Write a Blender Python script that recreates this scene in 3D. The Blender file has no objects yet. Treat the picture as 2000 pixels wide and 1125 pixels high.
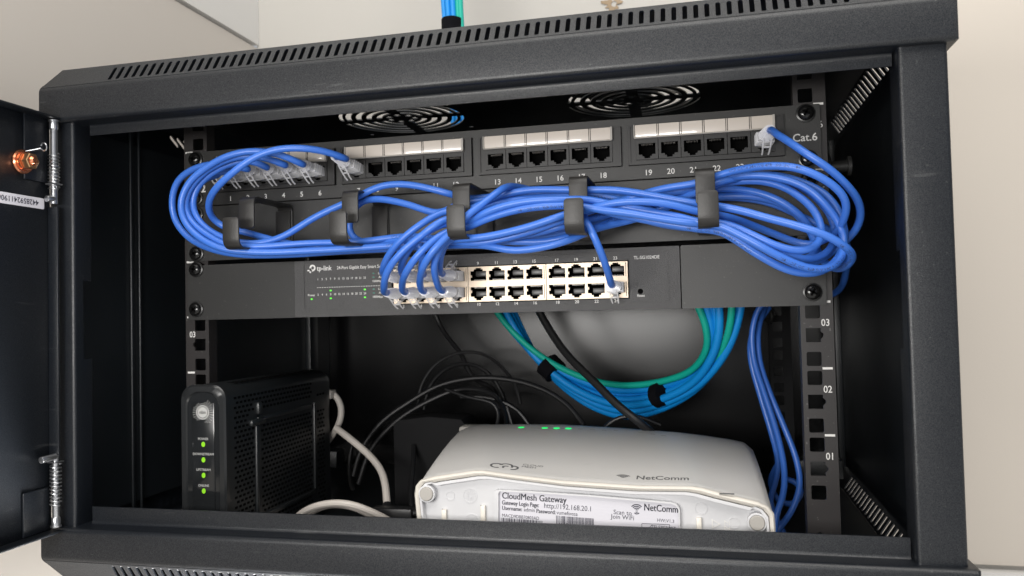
import bpy, bmesh, math, random
from mathutils import Vector, Matrix
random.seed(4)
SC = bpy.context.scene
COL = SC.collection
MM = 0.001

# ------------------------------------------------------------------ camera
cam_d = bpy.data.cameras.new("camera")
cam = bpy.data.objects.new("camera", cam_d); COL.objects.link(cam); SC.camera = cam
CP = Vector((160.3, -567.8, 130.4)); CE = (1.6025, 0.0234, 0.2325); CF = 1565.7
cam.location = CP*MM; cam.rotation_euler = CE
cam_d.sensor_width = 36; cam_d.lens = CF/2000*36
cam_d.clip_start = 0.01; cam_d.clip_end = 50
cam_d.dof.use_dof = True; cam_d.dof.focus_distance = 0.555; cam_d.dof.aperture_fstop = 13
# ------------------------------------------------------------------ world and lamps
w = bpy.data.worlds.new("World"); SC.world = w; w.use_nodes = True
wn = w.node_tree; bgn = wn.nodes["Background"]
# a room: dim and cool at eye level behind the photographer, lighter towards ceiling and floor
wtc = wn.nodes.new("ShaderNodeTexCoord"); wse = wn.nodes.new("ShaderNodeSeparateXYZ"); wab = wn.nodes.new("ShaderNodeMath"); wab.operation = 'MULTIPLY_ADD'; wab.inputs[1].default_value = 0.5; wab.inputs[2].default_value = 0.5
wrp = wn.nodes.new("ShaderNodeValToRGB"); wrp.color_ramp.elements[0].position = 0.20; wrp.color_ramp.elements[0].color = (0.95, 0.93, 0.89, 1)
wrp.color_ramp.elements[1].position = 0.80; wrp.color_ramp.elements[1].color = (0.80, 0.77, 0.72, 1)
for pos_, col_ in ((0.41, (1.0, 0.98, 0.94)), (0.66, (0.52, 0.53, 0.55)), (0.49, (0.28, 0.30, 0.34)), (0.57, (0.26, 0.29, 0.34))):
    e_ = wrp.color_ramp.elements.new(pos_); e_.color = (*col_, 1)
wn.links.new(wtc.outputs["Generated"], wse.inputs[0]); wn.links.new(wse.outputs[2], wab.inputs[0]); wn.links.new(wab.outputs[0], wrp.inputs[0]); wn.links.new(wrp.outputs[0], bgn.inputs[0])
bgn.inputs[1].default_value = 0.80
def area(name, loc, target, size, power, color=(1, 1, 1), size_y=None, spread=None):
    d = bpy.data.lights.new(name, 'AREA'); d.energy = power; d.color = color
    d.shape = 'RECTANGLE' if size_y else 'SQUARE'; d.size = size
    if size_y: d.size_y = size_y
    if spread: d.spread = math.radians(spread)
    o = bpy.data.objects.new(name, d); COL.objects.link(o)
    o.location = Vector(loc)*MM
    o.rotation_euler = (Vector(target)-Vector(loc)).to_track_quat('-Z', 'Y').to_euler()
    return o
area("key_lamp", (-95, -800, 160), (60, 0, 100), 0.46, 5.2, (1, 0.975, 0.94), 0.12)
area("overhead_fill", (300, -900, 1500), (0, 0, 150), 1.2, 20, (1, 0.97, 0.93))  # added fill from overhead that keeps the walls bright, no actual fixture
area("wall_fill", (-250, -200, 1100), (0, 360, 250), 0.7, 1.6, (1, 0.96, 0.9))  # unseen fill light added to lift the back wall
area("low_wall_fill", (120, -120, -360), (-398, 20, -270), 0.35, 1.2, (1, 0.97, 0.93), 0.3, 95)  # added light below the cabinet, brightens the lower left wall
area("bevel_fill", (-90, 15, -300), (-120, -60, -45), 0.26, 4.5, (1, 0.98, 0.95), 0.13, 60)  # invented light under the plinth, added only to brighten its bevel
SC.view_settings.view_transform = 'Standard'; SC.view_settings.look = 'None'
SC.view_settings.exposure = 0; SC.view_settings.gamma = 1; SC.view_settings.use_curve_mapping = False
SC.cycles.max_bounces = 8; SC.cycles.transparent_max_bounces = 16

# pixel of the photograph on the depth plane y -> point (mm)
from mathutils import Euler
CM = Euler(CE, 'XYZ').to_matrix()
def P(u, v, y):
    d = CM @ Vector(((u-1000)/CF, -(v-562.5)/CF, -1))
    return CP + d*((y-CP.y)/d.y)

# ------------------------------------------------------------------ materials
def mat(name, col, rough=0.5, metal=0.0, spec=0.5, bump=0.0, bscale=900, var=0.0, vscale=8,
        alpha=1.0, emit=None, estr=0, coat=0.0, trans=0.0, speck=0.0, rvar=0.0, scratch=0.0, grain=0.0):
    m = bpy.data.materials.new(name); m.use_nodes = True
    nt = m.node_tree; N = nt.nodes; L = nt.links; b = N["Principled BSDF"]
    b.inputs["Base Color"].default_value = (*col, 1); b.inputs["Roughness"].default_value = rough
    b.inputs["Metallic"].default_value = metal; b.inputs["Specular IOR Level"].default_value = spec
    b.inputs["Alpha"].default_value = alpha; b.inputs["Coat Weight"].default_value = coat
    b.inputs["Transmission Weight"].default_value = trans
    if emit: b.inputs["Emission Color"].default_value = (*emit, 1); b.inputs["Emission Strength"].default_value = estr
    tc = N.new("ShaderNodeTexCoord")
    def noise(sc, det=3):
        n = N.new("ShaderNodeTexNoise"); n.inputs["Scale"].default_value = sc; n.inputs["Detail"].default_value = det
        L.new(tc.outputs["Object"], n.inputs["Vector"]); return n
    if bump:
        n = noise(bscale, 2); bp = N.new("ShaderNodeBump"); bp.inputs["Strength"].default_value = bump
        bp.inputs["Distance"].default_value = 0.0004
        L.new(n.outputs["Fac"], bp.inputs["Height"]); L.new(bp.outputs[0], b.inputs["Normal"])
    src = None
    if var:
        n = noise(vscale, 4); mx = N.new("ShaderNodeMixRGB"); mx.blend_type = 'MIX'
        L.new(n.outputs["Fac"], mx.inputs[0])
        mx.inputs[1].default_value = (*[c*(1-var) for c in col], 1); mx.inputs[2].default_value = (*[min(1, c*(1+var)) for c in col], 1)
        src = mx.outputs[0]
    if speck or scratch:   # dust grains / light scuffs on the paint
        if src is None:
            rgb = N.new("ShaderNodeRGB"); rgb.outputs[0].default_value = (*col, 1); src = rgb.outputs[0]
        if speck:
            n = noise(520, 1); r = N.new("ShaderNodeMapRange"); r.inputs[1].default_value = 0.735; r.inputs[2].default_value = 0.77
            r.inputs[3].default_value = 0; r.inputs[4].default_value = speck
            L.new(n.outputs["Fac"], r.inputs[0])
            mx = N.new("ShaderNodeMixRGB"); L.new(r.outputs[0], mx.inputs[0]); L.new(src, mx.inputs[1]); mx.inputs[2].default_value = (0.45, 0.44, 0.42, 1)
            src = mx.outputs[0]
        if scratch:
            mp = N.new("ShaderNodeMapping"); mp.inputs["Scale"].default_value = (30, 30, 220); mp.inputs["Rotation"].default_value = (0.3, 0.9, 0.4)
            L.new(tc.outputs["Object"], mp.inputs[0])
            n = N.new("ShaderNodeTexNoise"); n.inputs["Scale"].default_value = 1.0; n.inputs["Detail"].default_value = 2
            L.new(mp.outputs[0], n.inputs["Vector"])
            r = N.new("ShaderNodeMapRange"); r.inputs[1].default_value = 0.70; r.inputs[2].default_value = 0.78; r.inputs[3].default_value = 0; r.inputs[4].default_value = scratch
            L.new(n.outputs["Fac"], r.inputs[0])
            mx = N.new("ShaderNodeMixRGB"); L.new(r.outputs[0], mx.inputs[0]); L.new(src, mx.inputs[1]); mx.inputs[2].default_value = (0.25, 0.25, 0.25, 1)
            src = mx.outputs[0]
    if src is not None: L.new(src, b.inputs["Base Color"])
    if grain:   # fine sparkle of the powder coat
        n = noise(2600, 1); r = N.new("ShaderNodeMapRange"); r.inputs[1].default_value = 0.32; r.inputs[2].default_value = 0.68
        r.inputs[3].default_value = max(0, spec-grain); r.inputs[4].default_value = spec+grain
        L.new(n.outputs["Fac"], r.inputs[0]); L.new(r.outputs[0], b.inputs["Specular IOR Level"])
    if rvar:
        n = noise(14, 5); r = N.new("ShaderNodeMapRange"); r.inputs[3].default_value = rough-rvar; r.inputs[4].default_value = rough+rvar
        L.new(n.outputs["Fac"], r.inputs[0]); L.new(r.outputs[0], b.inputs["Roughness"])
    return m

M = dict(
 coat=mat("black_powder_coat", (0.0060, 0.0078, 0.0110), 0.35, spec=0.56, grain=0.24, bump=0.3, bscale=3000, var=0.15, speck=0.07, rvar=0.07, scratch=0.10),
 inner=mat("black_inner_steel", (0.007, 0.0095, 0.012), 0.40, spec=0.9, bump=0.2, bscale=1300, var=0.2, speck=0.05, rvar=0.08),
 rail=mat("rail_steel", (0.024, 0.0215, 0.0215), 0.42, spec=0.5, bump=0.2, bscale=1400, var=0.1, speck=0.2),
 back=mat("glossy_back_panel", (0.0025, 0.0025, 0.003), 0.21, spec=0.42, rvar=0.04),
 panel=mat("panel_steel", (0.024, 0.0238, 0.0232), 0.44, spec=0.5, bump=0.3, bscale=1500, var=0.08, speck=0.08, rvar=0.05),
 plastic=mat("black_plastic", (0.015, 0.0145, 0.0145), 0.42, spec=0.5, bump=0.1, bscale=1800, var=0.1, speck=0.06),
 ring=mat("ring_steel", (0.019, 0.018, 0.0172), 0.42, spec=0.5, bump=0.3, bscale=1500, rvar=0.06),
 swf=mat("switch_face", (0.060, 0.059, 0.060), 0.42, grain=0.35, spec=0.6, bump=1.0, bscale=2300, var=0.12, vscale=30),
 matte=mat('matte_black_plastic', (0.010, 0.010, 0.011), 0.75, spec=0.25),
 beige=mat("port_metal", (0.64, 0.53, 0.41), 0.40, metal=0.3, spec=0.5, var=0.06, vscale=20),
 gold=mat("contact_metal", (0.16, 0.15, 0.14), 0.35, metal=0.8),
 hole=mat("jack_interior", (0.004, 0.004, 0.004), 1.0, spec=0.0),
 hole2=mat("jack_interior_grey", (0.040, 0.038, 0.037), 0.35),
 white=mat("white_print", (0.72, 0.71, 0.69), 0.6),
 print2=mat("dim_print", (0.40, 0.40, 0.39), 0.6),
 strip=mat("label_insert", (0.62, 0.56, 0.50), 0.35, coat=0.6, var=0.03, vscale=60),
 clear=mat("clear_cover", (0.75, 0.75, 0.75), 0.12, alpha=0.22),
 blue=mat("blue_cable_sheath", (0.040, 0.148, 0.56), 0.35, spec=0.5, var=0.12, vscale=22, bump=0.05, rvar=0.06),
 blue2=mat("azure_cable_sheath", (0.004, 0.27, 0.74), 0.42, var=0.08, vscale=30),
 teal=mat("teal_cable_sheath", (0.005, 0.42, 0.32), 0.42, var=0.08, vscale=30),
 black=mat("black_cable_sheath", (0.016, 0.016, 0.017), 0.35, var=0.1, vscale=30),
 cream=mat("cream_cable_sheath", (0.62, 0.57, 0.52), 0.45, var=0.05, vscale=30),
 velcro=mat("hook_and_loop", (0.006, 0.006, 0.008), 0.95, spec=0.1, bump=1, bscale=2500),
 plug=mat("clear_plug", (0.92, 0.92, 0.94), 0.10, alpha=0.42, spec=1.0),
 boot=mat("frosted_boot", (0.92, 0.92, 0.96), 0.14, alpha=0.70, spec=1.0),
 screw=mat("black_screw", (0.025, 0.025, 0.025), 0.16, metal=0.7, spec=0.8),
 washer=mat("black_washer", (0.012, 0.012, 0.012), 0.3),
 steel=mat("zinc_steel", (0.52, 0.53, 0.55), 0.28, metal=0.95, var=0.1, vscale=60),
 copper=mat("copper_plating", (0.78, 0.30, 0.16), 0.25, metal=0.95, var=0.12, vscale=90),
 brass=mat("brass_nut", (0.72, 0.42, 0.22), 0.28, metal=0.95),
 gwtop=mat("gateway_grey_shell", (0.62, 0.605, 0.58), 0.42, spec=0.45, var=0.05, vscale=10, bump=0.06, speck=0.10, scratch=0.12),
 gwrim=mat("gateway_cream_rim", (0.74, 0.70, 0.63), 0.38, var=0.03),
 gwbase=mat("gateway_white_base", (0.62, 0.62, 0.635), 0.40, var=0.03),
 gwfoot=mat("rubber_foot_grey", (0.40, 0.38, 0.35), 0.7),
 gwlabel=mat("paper_label", (0.66, 0.65, 0.70), 0.5),
 gwink=mat("label_ink", (0.05, 0.05, 0.07), 0.6),
 gwink2=mat("shell_ink", (0.10, 0.10, 0.10), 0.6),
 modem=mat("modem_black_plastic", (0.012, 0.014, 0.0155), 0.38, spec=0.6, bump=0.15, bscale=1600, var=0.1),
 bezel=mat("modem_bezel", (0.014, 0.015, 0.016), 0.28, spec=0.6),
 gloss=mat("modem_gloss_panel", (0.012, 0.013, 0.014), 0.10, spec=0.7),
 wallm=mat("beige_wall_paint", (0.59, 0.55, 0.505), 0.75, bump=0.15, bscale=300, var=0.03, vscale=2),
 wallw=mat("white_wall_paint", (0.70, 0.69, 0.67), 0.7, bump=0.1, bscale=300, var=0.02, vscale=2),
 wallc=mat("cream_wall_paint", (0.53, 0.512, 0.478), 0.75, bump=0.15, bscale=300, var=0.03, vscale=2),
 wallp=mat("beige_panel_paint", (0.64, 0.585, 0.52), 0.75, bump=0.15, bscale=300, var=0.03, vscale=2),
 stain=mat("wall_scuff", (0.36, 0.27, 0.18), 0.9, var=0.4, vscale=60),
 ledg=mat("green_led", (0.05, 0.5, 0.03), 0.3, emit=(0.12, 1, 0.02), estr=0.9),
 ledm=mat("lime_led", (0.2, 0.5, 0.02), 0.3, emit=(0.20, 0.50, 0.0), estr=0.30),
 ledw=mat("gateway_led", (0.02, 0.7, 0.2), 0.3, emit=(0.0, 1, 0.16), estr=0.95),
 ledoff=mat("unlit_led", (0.03, 0.16, 0.12), 0.3),
)

# ------------------------------------------------------------------ mesh helpers (all in mm, world axes)
ORG = {}
def put(name, bm, m, parent=None, sharp=35, smooth=True):
    """link bm as one mesh object; vertices come in world mm"""
    org = ORG.get(parent.name, Vector((0, 0, 0))) if parent else Vector((0, 0, 0))
    bmesh.ops.transform(bm, matrix=Matrix.Scale(MM, 4) @ Matrix.Translation(-org), verts=bm.verts)
    me = bpy.data.meshes.new(name); bm.to_mesh(me); bm.free()
    if isinstance(m, (list, tuple)):
        for k in m: me.materials.append(k)
    else: me.materials.append(m)
    if smooth:
        me.polygons.foreach_set("use_smooth", [True]*len(me.polygons))
        me.set_sharp_from_angle(angle=math.radians(sharp))
    o = bpy.data.objects.new(name, me); COL.objects.link(o)
    if parent: o.parent = parent
    ORG[o.name] = org
    return o
def thing(name, label, cat, base, group=None):
    o = bpy.data.objects.new(name, None); COL.objects.link(o); o.empty_display_size = 0.02
    o.location = Vector(base)*MM; o["label"] = label; o["category"] = cat
    if group: o["group"] = group
    ORG[o.name] = Vector(base); return o
def solo(o, label, cat, group=None, kind=None):
    if label: o["label"] = label
    if cat: o["category"] = cat
    if group: o["group"] = group
    if kind: o["kind"] = kind
    return o
def NB(): return bmesh.new()
def merge(dst, src, mi=None):
    me = bpy.data.meshes.new("tmp"); src.to_mesh(me); src.free()
    n0 = len(dst.faces); dst.from_mesh(me); bpy.data.meshes.remove(me)
    if mi is not None:
        dst.faces.ensure_lookup_table()
        for f in dst.faces[n0:]: f.material_index = mi
    return dst
def box(bm, a, b, bev=0.0, seg=2, mi=None):
    t = NB()
    bmesh.ops.create_cube(t, size=1)
    a = Vector(a); b = Vector(b); s = b-a
    bmesh.ops.transform(t, matrix=Matrix.Translation((a+b)/2) @ Matrix.Diagonal((abs(s.x), abs(s.y), abs(s.z), 1)), verts=t.verts)
    if bev: bmesh.ops.bevel(t, geom=list(t.edges), offset=bev, segments=seg, profile=0.5, affect='EDGES')
    return merge(bm, t, mi)
def frame_m(o, U, V):
    U = Vector(U).normalized(); V = Vector(V).normalized(); n = U.cross(V)
    return Matrix(((U.x, V.x, n.x, o[0]), (U.y, V.y, n.y, o[1]), (U.z, V.z, n.z, o[2]), (0, 0, 0, 1)))
def front(o): return frame_m(o, (1, 0, 0), (0, 0, 1))       # local xy -> world xz, normal to the camera (-y)
def plate2d(outer, holes, th, bev=0.0):
    c = bpy.data.curves.new("c", 'CURVE'); c.dimensions = '2D'; c.fill_mode = 'BOTH'; c.extrude = th/2; c.bevel_depth = bev; c.bevel_resolution = 1
    for poly in [outer]+list(holes):
        s = c.splines.new('POLY'); s.points.add(len(poly)-1)
        for i, p in enumerate(poly): s.points[i].co = (p[0], p[1], 0, 1)
        s.use_cyclic_u = True
    return curve_bm(c)
def curve_bm(c):
    o = bpy.data.objects.new("tmp", c); COL.objects.link(o)
    dg = bpy.context.evaluated_depsgraph_get(); dg.update()
    me = bpy.data.meshes.new_from_object(o.evaluated_get(dg))
    bpy.data.objects.remove(o); bpy.data.curves.remove(c)
    bm = NB(); bm.from_mesh(me); bpy.data.meshes.remove(me)
    bmesh.ops.remove_doubles(bm, verts=bm.verts, dist=0.0005)
    return bm
def tf(bm, m): bmesh.ops.transform(bm, matrix=m, verts=bm.verts); return bm
def text(s, size, m, th=0.08, align='CENTER', bold=0.0, sx=1.0, space=1.0):
    c = bpy.data.curves.new("t", 'FONT'); c.body = s; c.size = size; c.extrude = th/2; c.align_x = align; c.align_y = 'CENTER'
    c.offset = bold; c.resolution_u = 3; c.space_character = space
    bm = curve_bm(c)
    return tf(tf(bm, Matrix.Diagonal((sx, 1, 1, 1))), m)
def rect(x0, y0, x1, y1, r=0, n=4):
    if r <= 0: return [(x0, y0), (x1, y0), (x1, y1), (x0, y1)]
    out = []
    for cx, cy, a in ((x1-r, y0+r, -90), (x1-r, y1-r, 0), (x0+r, y1-r, 90), (x0+r, y0+r, 180)):
        for k in range(n+1):
            t = math.radians(a+90*k/n); out.append((cx+r*math.cos(t), cy+r*math.sin(t)))
    return out
def circ(x, y, r, n=20, ry=None):
    return [(x+r*math.cos(2*math.pi*k/n), y+(ry or r)*math.sin(2*math.pi*k/n)) for k in range(n)]
def slot(x0, y0, x1, y1, r, n=5):
    d = Vector((x1-x0, y1-y0)); a = math.atan2(d.y, d.x); out = []
    for k in range(n+1):
        t = a-math.pi/2+math.pi*k/n; out.append((x1+r*math.cos(t), y1+r*math.sin(t)))
    for k in range(n+1):
        t = a+math.pi/2+math.pi*k/n; out.append((x0+r*math.cos(t), y0+r*math.sin(t)))
    return out
def roundpath(pts, r, n=4):
    out = [Vector(pts[0])]
    for i in range(1, len(pts)-1):
        p = Vector(pts[i]); a = Vector(pts[i-1])-p; b = Vector(pts[i+1])-p
        rr = min(r, a.length*0.49, b.length*0.49); a = p+a.normalized()*rr; b = p+b.normalized()*rr
        for k in range(n+1):
            t = k/n; out.append(a*(1-t)**2+p*2*t*(1-t)+b*t*t)
    out.append(Vector(pts[-1])); return out
def bandpoly(path, th):
    L, R = [], []
    for i, p in enumerate(path):
        t = (path[min(i+1, len(path)-1)]-path[max(i-1, 0)]).normalized(); n = Vector((-t.y, t.x))
        L.append(p+n*th/2); R.append(p-n*th/2)
    return [tuple(q) for q in L+R[::-1]]
def fold(bm, path_yz, x0, x1, th, r=2.0, n=4):
    """folded sheet: path in (y,z) swept from x0 to x1"""
    p = bandpoly(roundpath(path_yz, r, n), th); t = NB(); k = len(p)//2
    va = [t.verts.new((x0, a, b)) for a, b in p]; vb = [t.verts.new((x1, a, b)) for a, b in p]
    m = len(p)
    for i in range(m): t.faces.new((va[i], va[(i+1) % m], vb[(i+1) % m], vb[i]))
    for i in range(k-1):
        j = m-1-i
        t.faces.new((va[i], va[j], va[j-1], va[i+1])); t.faces.new((vb[i], vb[i+1], vb[j-1], vb[j]))
    bmesh.ops.recalc_face_normals(t, faces=t.faces)
    return merge(bm, t)
def cyl(bm, a, b, r, r2=None, n=20, bev=0.0, mi=None):
    a = Vector(a); b = Vector(b); t = NB()
    bmesh.ops.create_cone(t, cap_ends=True, segments=n, radius1=r, radius2=r if r2 is None else r2, depth=(b-a).length)
    if bev: bmesh.ops.bevel(t, geom=[e for e in t.edges if all(len(f.verts) > 4 or True for f in e.link_faces) and abs(e.verts[0].co.z-e.verts[1].co.z) < 1e-6], offset=bev, segments=2, affect='EDGES', profile=0.5)
    q = (b-a).to_track_quat('Z', 'Y').to_matrix().to_4x4()
    return merge(bm, tf(t, Matrix.Translation((a+b)/2) @ q), mi)
def lathe(bm, a, d, prof, n=20, sx=1.0, sy=1.0, up=(0, 0, 1), mi=None):
    """prof: (distance along d, radius)"""
    d = Vector(d).normalized(); up = Vector(up); xa = d.cross(up).normalized(); ya = xa.cross(d); t = NB(); rows = []
    for h, r in prof:
        rows.append([t.verts.new(Vector(a)+d*h+xa*(r*sx*math.cos(2*math.pi*k/n))+ya*(r*sy*math.sin(2*math.pi*k/n))) for k in range(n)])
    for i in range(len(rows)-1):
        for k in range(n): t.faces.new((rows[i][k], rows[i][(k+1) % n], rows[i+1][(k+1) % n], rows[i+1][k]))
    t.faces.new(rows[0][::-1]); t.faces.new(rows[-1])
    bmesh.ops.recalc_face_normals(t, faces=t.faces)
    return merge(bm, t, mi)
def spline(pts, step=3.0, smooth=3):
    pts = [Vector(p) for p in pts]
    q = [pts[0]*2-pts[1]]+pts+[pts[-1]*2-pts[-2]]; out = []
    for i in range(1, len(q)-2):
        p0, p1, p2, p3 = q[i-1:i+3]; n = max(1, int((p2-p1).length/step))
        t0 = 0; t1 = t0+max(1e-4, (p1-p0).length)**.5; t2 = t1+max(1e-4, (p2-p1).length)**.5; t3 = t2+max(1e-4, (p3-p2).length)**.5
        for k in range(n):
            t = t1+(t2-t1)*k/n
            a1 = p0*((t1-t)/(t1-t0))+p1*((t-t0)/(t1-t0)); a2 = p1*((t2-t)/(t2-t1))+p2*((t-t1)/(t2-t1)); a3 = p2*((t3-t)/(t3-t2))+p3*((t-t2)/(t3-t2))
            b1 = a1*((t2-t)/(t2-t0))+a2*((t-t0)/(t2-t0)); b2 = a2*((t3-t)/(t3-t1))+a3*((t-t1)/(t3-t1))
            out.append(b1*((t2-t)/(t2-t1))+b2*((t-t1)/(t2-t1)))
    out.append(pts[-1])
    for _ in range(smooth):
        out = [out[0]]+[(out[i-1]+out[i]*2+out[i+1])/4 for i in range(1, len(out)-1)]+[out[-1]]
    return out
def tube(bm, path, r, n=12, mi=None):
    t = NB(); rows = []; nrm = None
    for i, p in enumerate(path):
        tg = (path[min(i+1, len(path)-1)]-path[max(i-1, 0)]).normalized()
        if nrm is None:
            nrm = tg.orthogonal().normalized()
        else:
            nrm = (nrm-tg*nrm.dot(tg)).normalized()
        bn = tg.cross(nrm)
        rows.append([t.verts.new(p+nrm*(r*math.cos(2*math.pi*k/n))+bn*(r*math.sin(2*math.pi*k/n))) for k in range(n)])
    for i in range(len(rows)-1):
        for k in range(n): t.faces.new((rows[i][k], rows[i][(k+1) % n], rows[i+1][(k+1) % n], rows[i+1][k]))
    t.faces.new(rows[0][::-1]); t.faces.new(rows[-1])
    return merge(bm, t, mi)

# ------------------------------------------------------------------ the setting: walls
YB = 372
b = NB(); box(b, (-398, YB, -470), (1500, YB+12, 1400)); solo(put("wall_back", b, M['wallc']), None, None, kind="structure")
b = NB(); box(b, (-412, -1500, -470), (-398, YB, 486)); solo(put("wall_side", b, M['wallm']), None, None, kind="structure")
b = NB(); box(b, (-412, -1500, 490), (-395, YB-0.5, 1400)); solo(put("wall_side_upper_board", b, M['wallw']), None, None, kind="structure")
b = NB(); box(b, (410, YB-14, -470), (1500, YB-0.5, -148), bev=2); solo(put("skirting_board", b, M['wallw']), None, None, kind="structure")
b = NB(); box(b, (309, YB-5, -143), (1500, YB-0.5, 1400)); solo(put("wall_panel", b, M['wallp']), None, None, kind="structure")
b = NB(); pts = []
cc = P(1196, 8, YB-1)
for k in range(26):
    a = 2*math.pi*k/26; r = 10+4*math.sin(3*a)+3*math.sin(7*a+1)+random.uniform(-1.5, 1.5); pts.append((r*math.cos(a), r*0.7*math.sin(a)))
merge(b, tf(plate2d(pts, [circ(2, 0, 3.5)], 0.6), front(cc)))
solo(put("wall_scuff", b, M['stain']), "small brown chipped scuff on the cream wall above the cabinet", "wall scuff")

# ------------------------------------------------------------------ cabinet
X0 = 302; XI = 291; YF = -86; YR = 364; ZA, ZBt = 299.5, 276.0; ZT = 316
zA, zB, zBot = -35.5, -14.5, -53
cab = thing("network_cabinet", "black wall mounted network rack cabinet with open door and slotted hood", "cabinet", (0, 140, -53))
def cap(top):
    s = 1 if top else -1
    za, zb, zt = (ZA, ZBt, ZT) if top else (zA, zB, zBot)
    b = NB()
    lipz = 267.5 if top else -1.5
    # front face with the bends, return flange and lip
    fold(b, [(YF+3.2, za+s*3.4), (YF, za), (YF, zb), (-71, zb), (-71, lipz)], -271, 271, 1.4, 3.0, 5)
    for sx in (-1, 1):
        fold(b, [(YF+3.2, za+s*3.4), (YF, za), (YF, zb), (-62, zb)], *sorted((sx*271, sx*301)), 1.4, 3.0, 5)
        # side face
        fold_x = [(sx*(X0-3), za+s*3), (sx*X0, za), (sx*X0, zb)]
        p = bandpoly(roundpath(fold_x, 3, 4), 1.4); t = NB(); m = len(p); k2 = m//2
        va = [t.verts.new((x, YF+1.5, z)) for x, z in p]; vb = [t.verts.new((x, YR, z)) for x, z in p]
        for i in range(m): t.faces.new((va[i], va[(i+1) % m], vb[(i+1) % m], vb[i]))
        for i in range(k2-1):
            j = m-1-i
            t.faces.new((va[i], va[j], va[j-1], va[i+1])); t.faces.new((vb[i], vb[i+1], vb[j-1], vb[j]))
        bmesh.ops.recalc_face_normals(t, faces=t.faces)
        if not (top and sx < 0): merge(b, t)
        else:
            hs = [slot(71.0+9.6*q-YF, 290.6, 62.0+9.6*q-YF, 296.2, 1.9) for q in range(3)]+[slot(115-YF, 290.5, 113-YF, 292, 1.7)]
            merge(b, tf(plate2d([(1.5, ZBt), (YR-YF, ZBt), (YR-YF, ZA+1), (1.5, ZA+1)], hs, 1.3), frame_m((-X0+0.4, YF, 0), (0, 1, 0), (0, 0, 1))))
        # side bevel with slots
        hs = []
        U = Vector((0, 1, 0)); V = Vector((-sx*11, 0, s*16.5)); L = V.length
        o = Vector((sx*X0, YF, za))
        hs = []
        pitch = 12.6 if sx > 0 else 9.4
        y = 140.0 if sx > 0 else 128.0
        while y < 372 and not (top and sx < 0): hs.append(slot(y, 4.6, y, L-4.6, pitch*0.22)); y += pitch
        t = plate2d([(2, 0.3), (YR-YF, 0.3), (YR-YF, L), (17, L)], hs, 1.2)
        merge(b, tf(t, frame_m(o, U, V)))
    # front bevel with the vent slots
    V = Vector((0, 11, s*(16.5))); L = V.length; o = Vector((0, YF, za))
    hs = []
    for k in range(77):
        x = -243.6+6.44*k; hs.append(slot(x, 4.6, x, L-4.8, 1.45))
    t = plate2d([(-X0+1.5, 1.6), (X0-1.5, 1.6), (XI, L), (-XI, L)], hs, 1.2)
    merge(b, tf(t, frame_m(o, (1, 0, 0), V)))
    o = put("hood" if top else "base_plinth", b, M['coat'], cab, sharp=40)
    return o
hood = cap(True); plinth = cap(False)
# underside corner hole marks
for x, z in ((291.5, ZBt-1.0), (293, zB+1.0)):
    b = tf(plate2d(circ(x, -78, 2.6), [], 0.6), Matrix.Translation((0, 0, z))); put("bolt_hole", b, M['hole'], cab)
for x, y, z in ((282, -72, ZBt-1.6), (281, -79, zB+1.6), (-284, -78, zB+1.6), (-284, -79, ZBt-1.6)):
    b = NB(); t = NB(); bmesh.ops.create_uvsphere(t, u_segments=14, v_segments=8, radius=1); tf(t, Matrix.Translation((x, y, z)) @ Matrix.Diagonal((3.2, 1.6, 1.6, 1))); merge(b, t)
    put("weld_bead", b, M['coat'], cab)
# roof with two fan grilles
def grille(cx, cy):
    hs = []
    for r in (21, 30.5, 40, 49.5, 56.5):
        wd = 2.5 if r < 56 else 1.6
        g = 5.2/r
        for q in range(4):
            a0 = math.radians(2+90*q)+g; a1 = math.radians(2+90*(q+1))-g; n = 12
            out = [(cx+(r+wd)*math.cos(a0+(a1-a0)*k/n), cy+(r+wd)*math.sin(a0+(a1-a0)*k/n)) for k in range(n+1)]
            inn = [(cx+(r-wd)*math.cos(a0+(a1-a0)*k/n), cy+(r-wd)*math.sin(a0+(a1-a0)*k/n)) for k in range(n+1)]
            hs.append(out+inn[::-1])
    for k in range(7):
        a = 2*math.pi*k/7+0.2; hs.append(circ(cx+12.2*math.cos(a), cy+12.2*math.sin(a), 3.3, 12))
    for sx in (-1, 1):
        for sy in (-1, 1): hs.append(circ(cx+sx*52.5, cy+sy*52.5, 2.2, 10))
    return hs
hs = grille(-108, 136)+grille(107, 140)
b = plate2d(rect(-XI, YF+11, XI, YR), hs, 1.2); tf(b, Matrix.Translation((0, 0, ZT)))
put("roof", b, M['inner'], cab)
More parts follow.
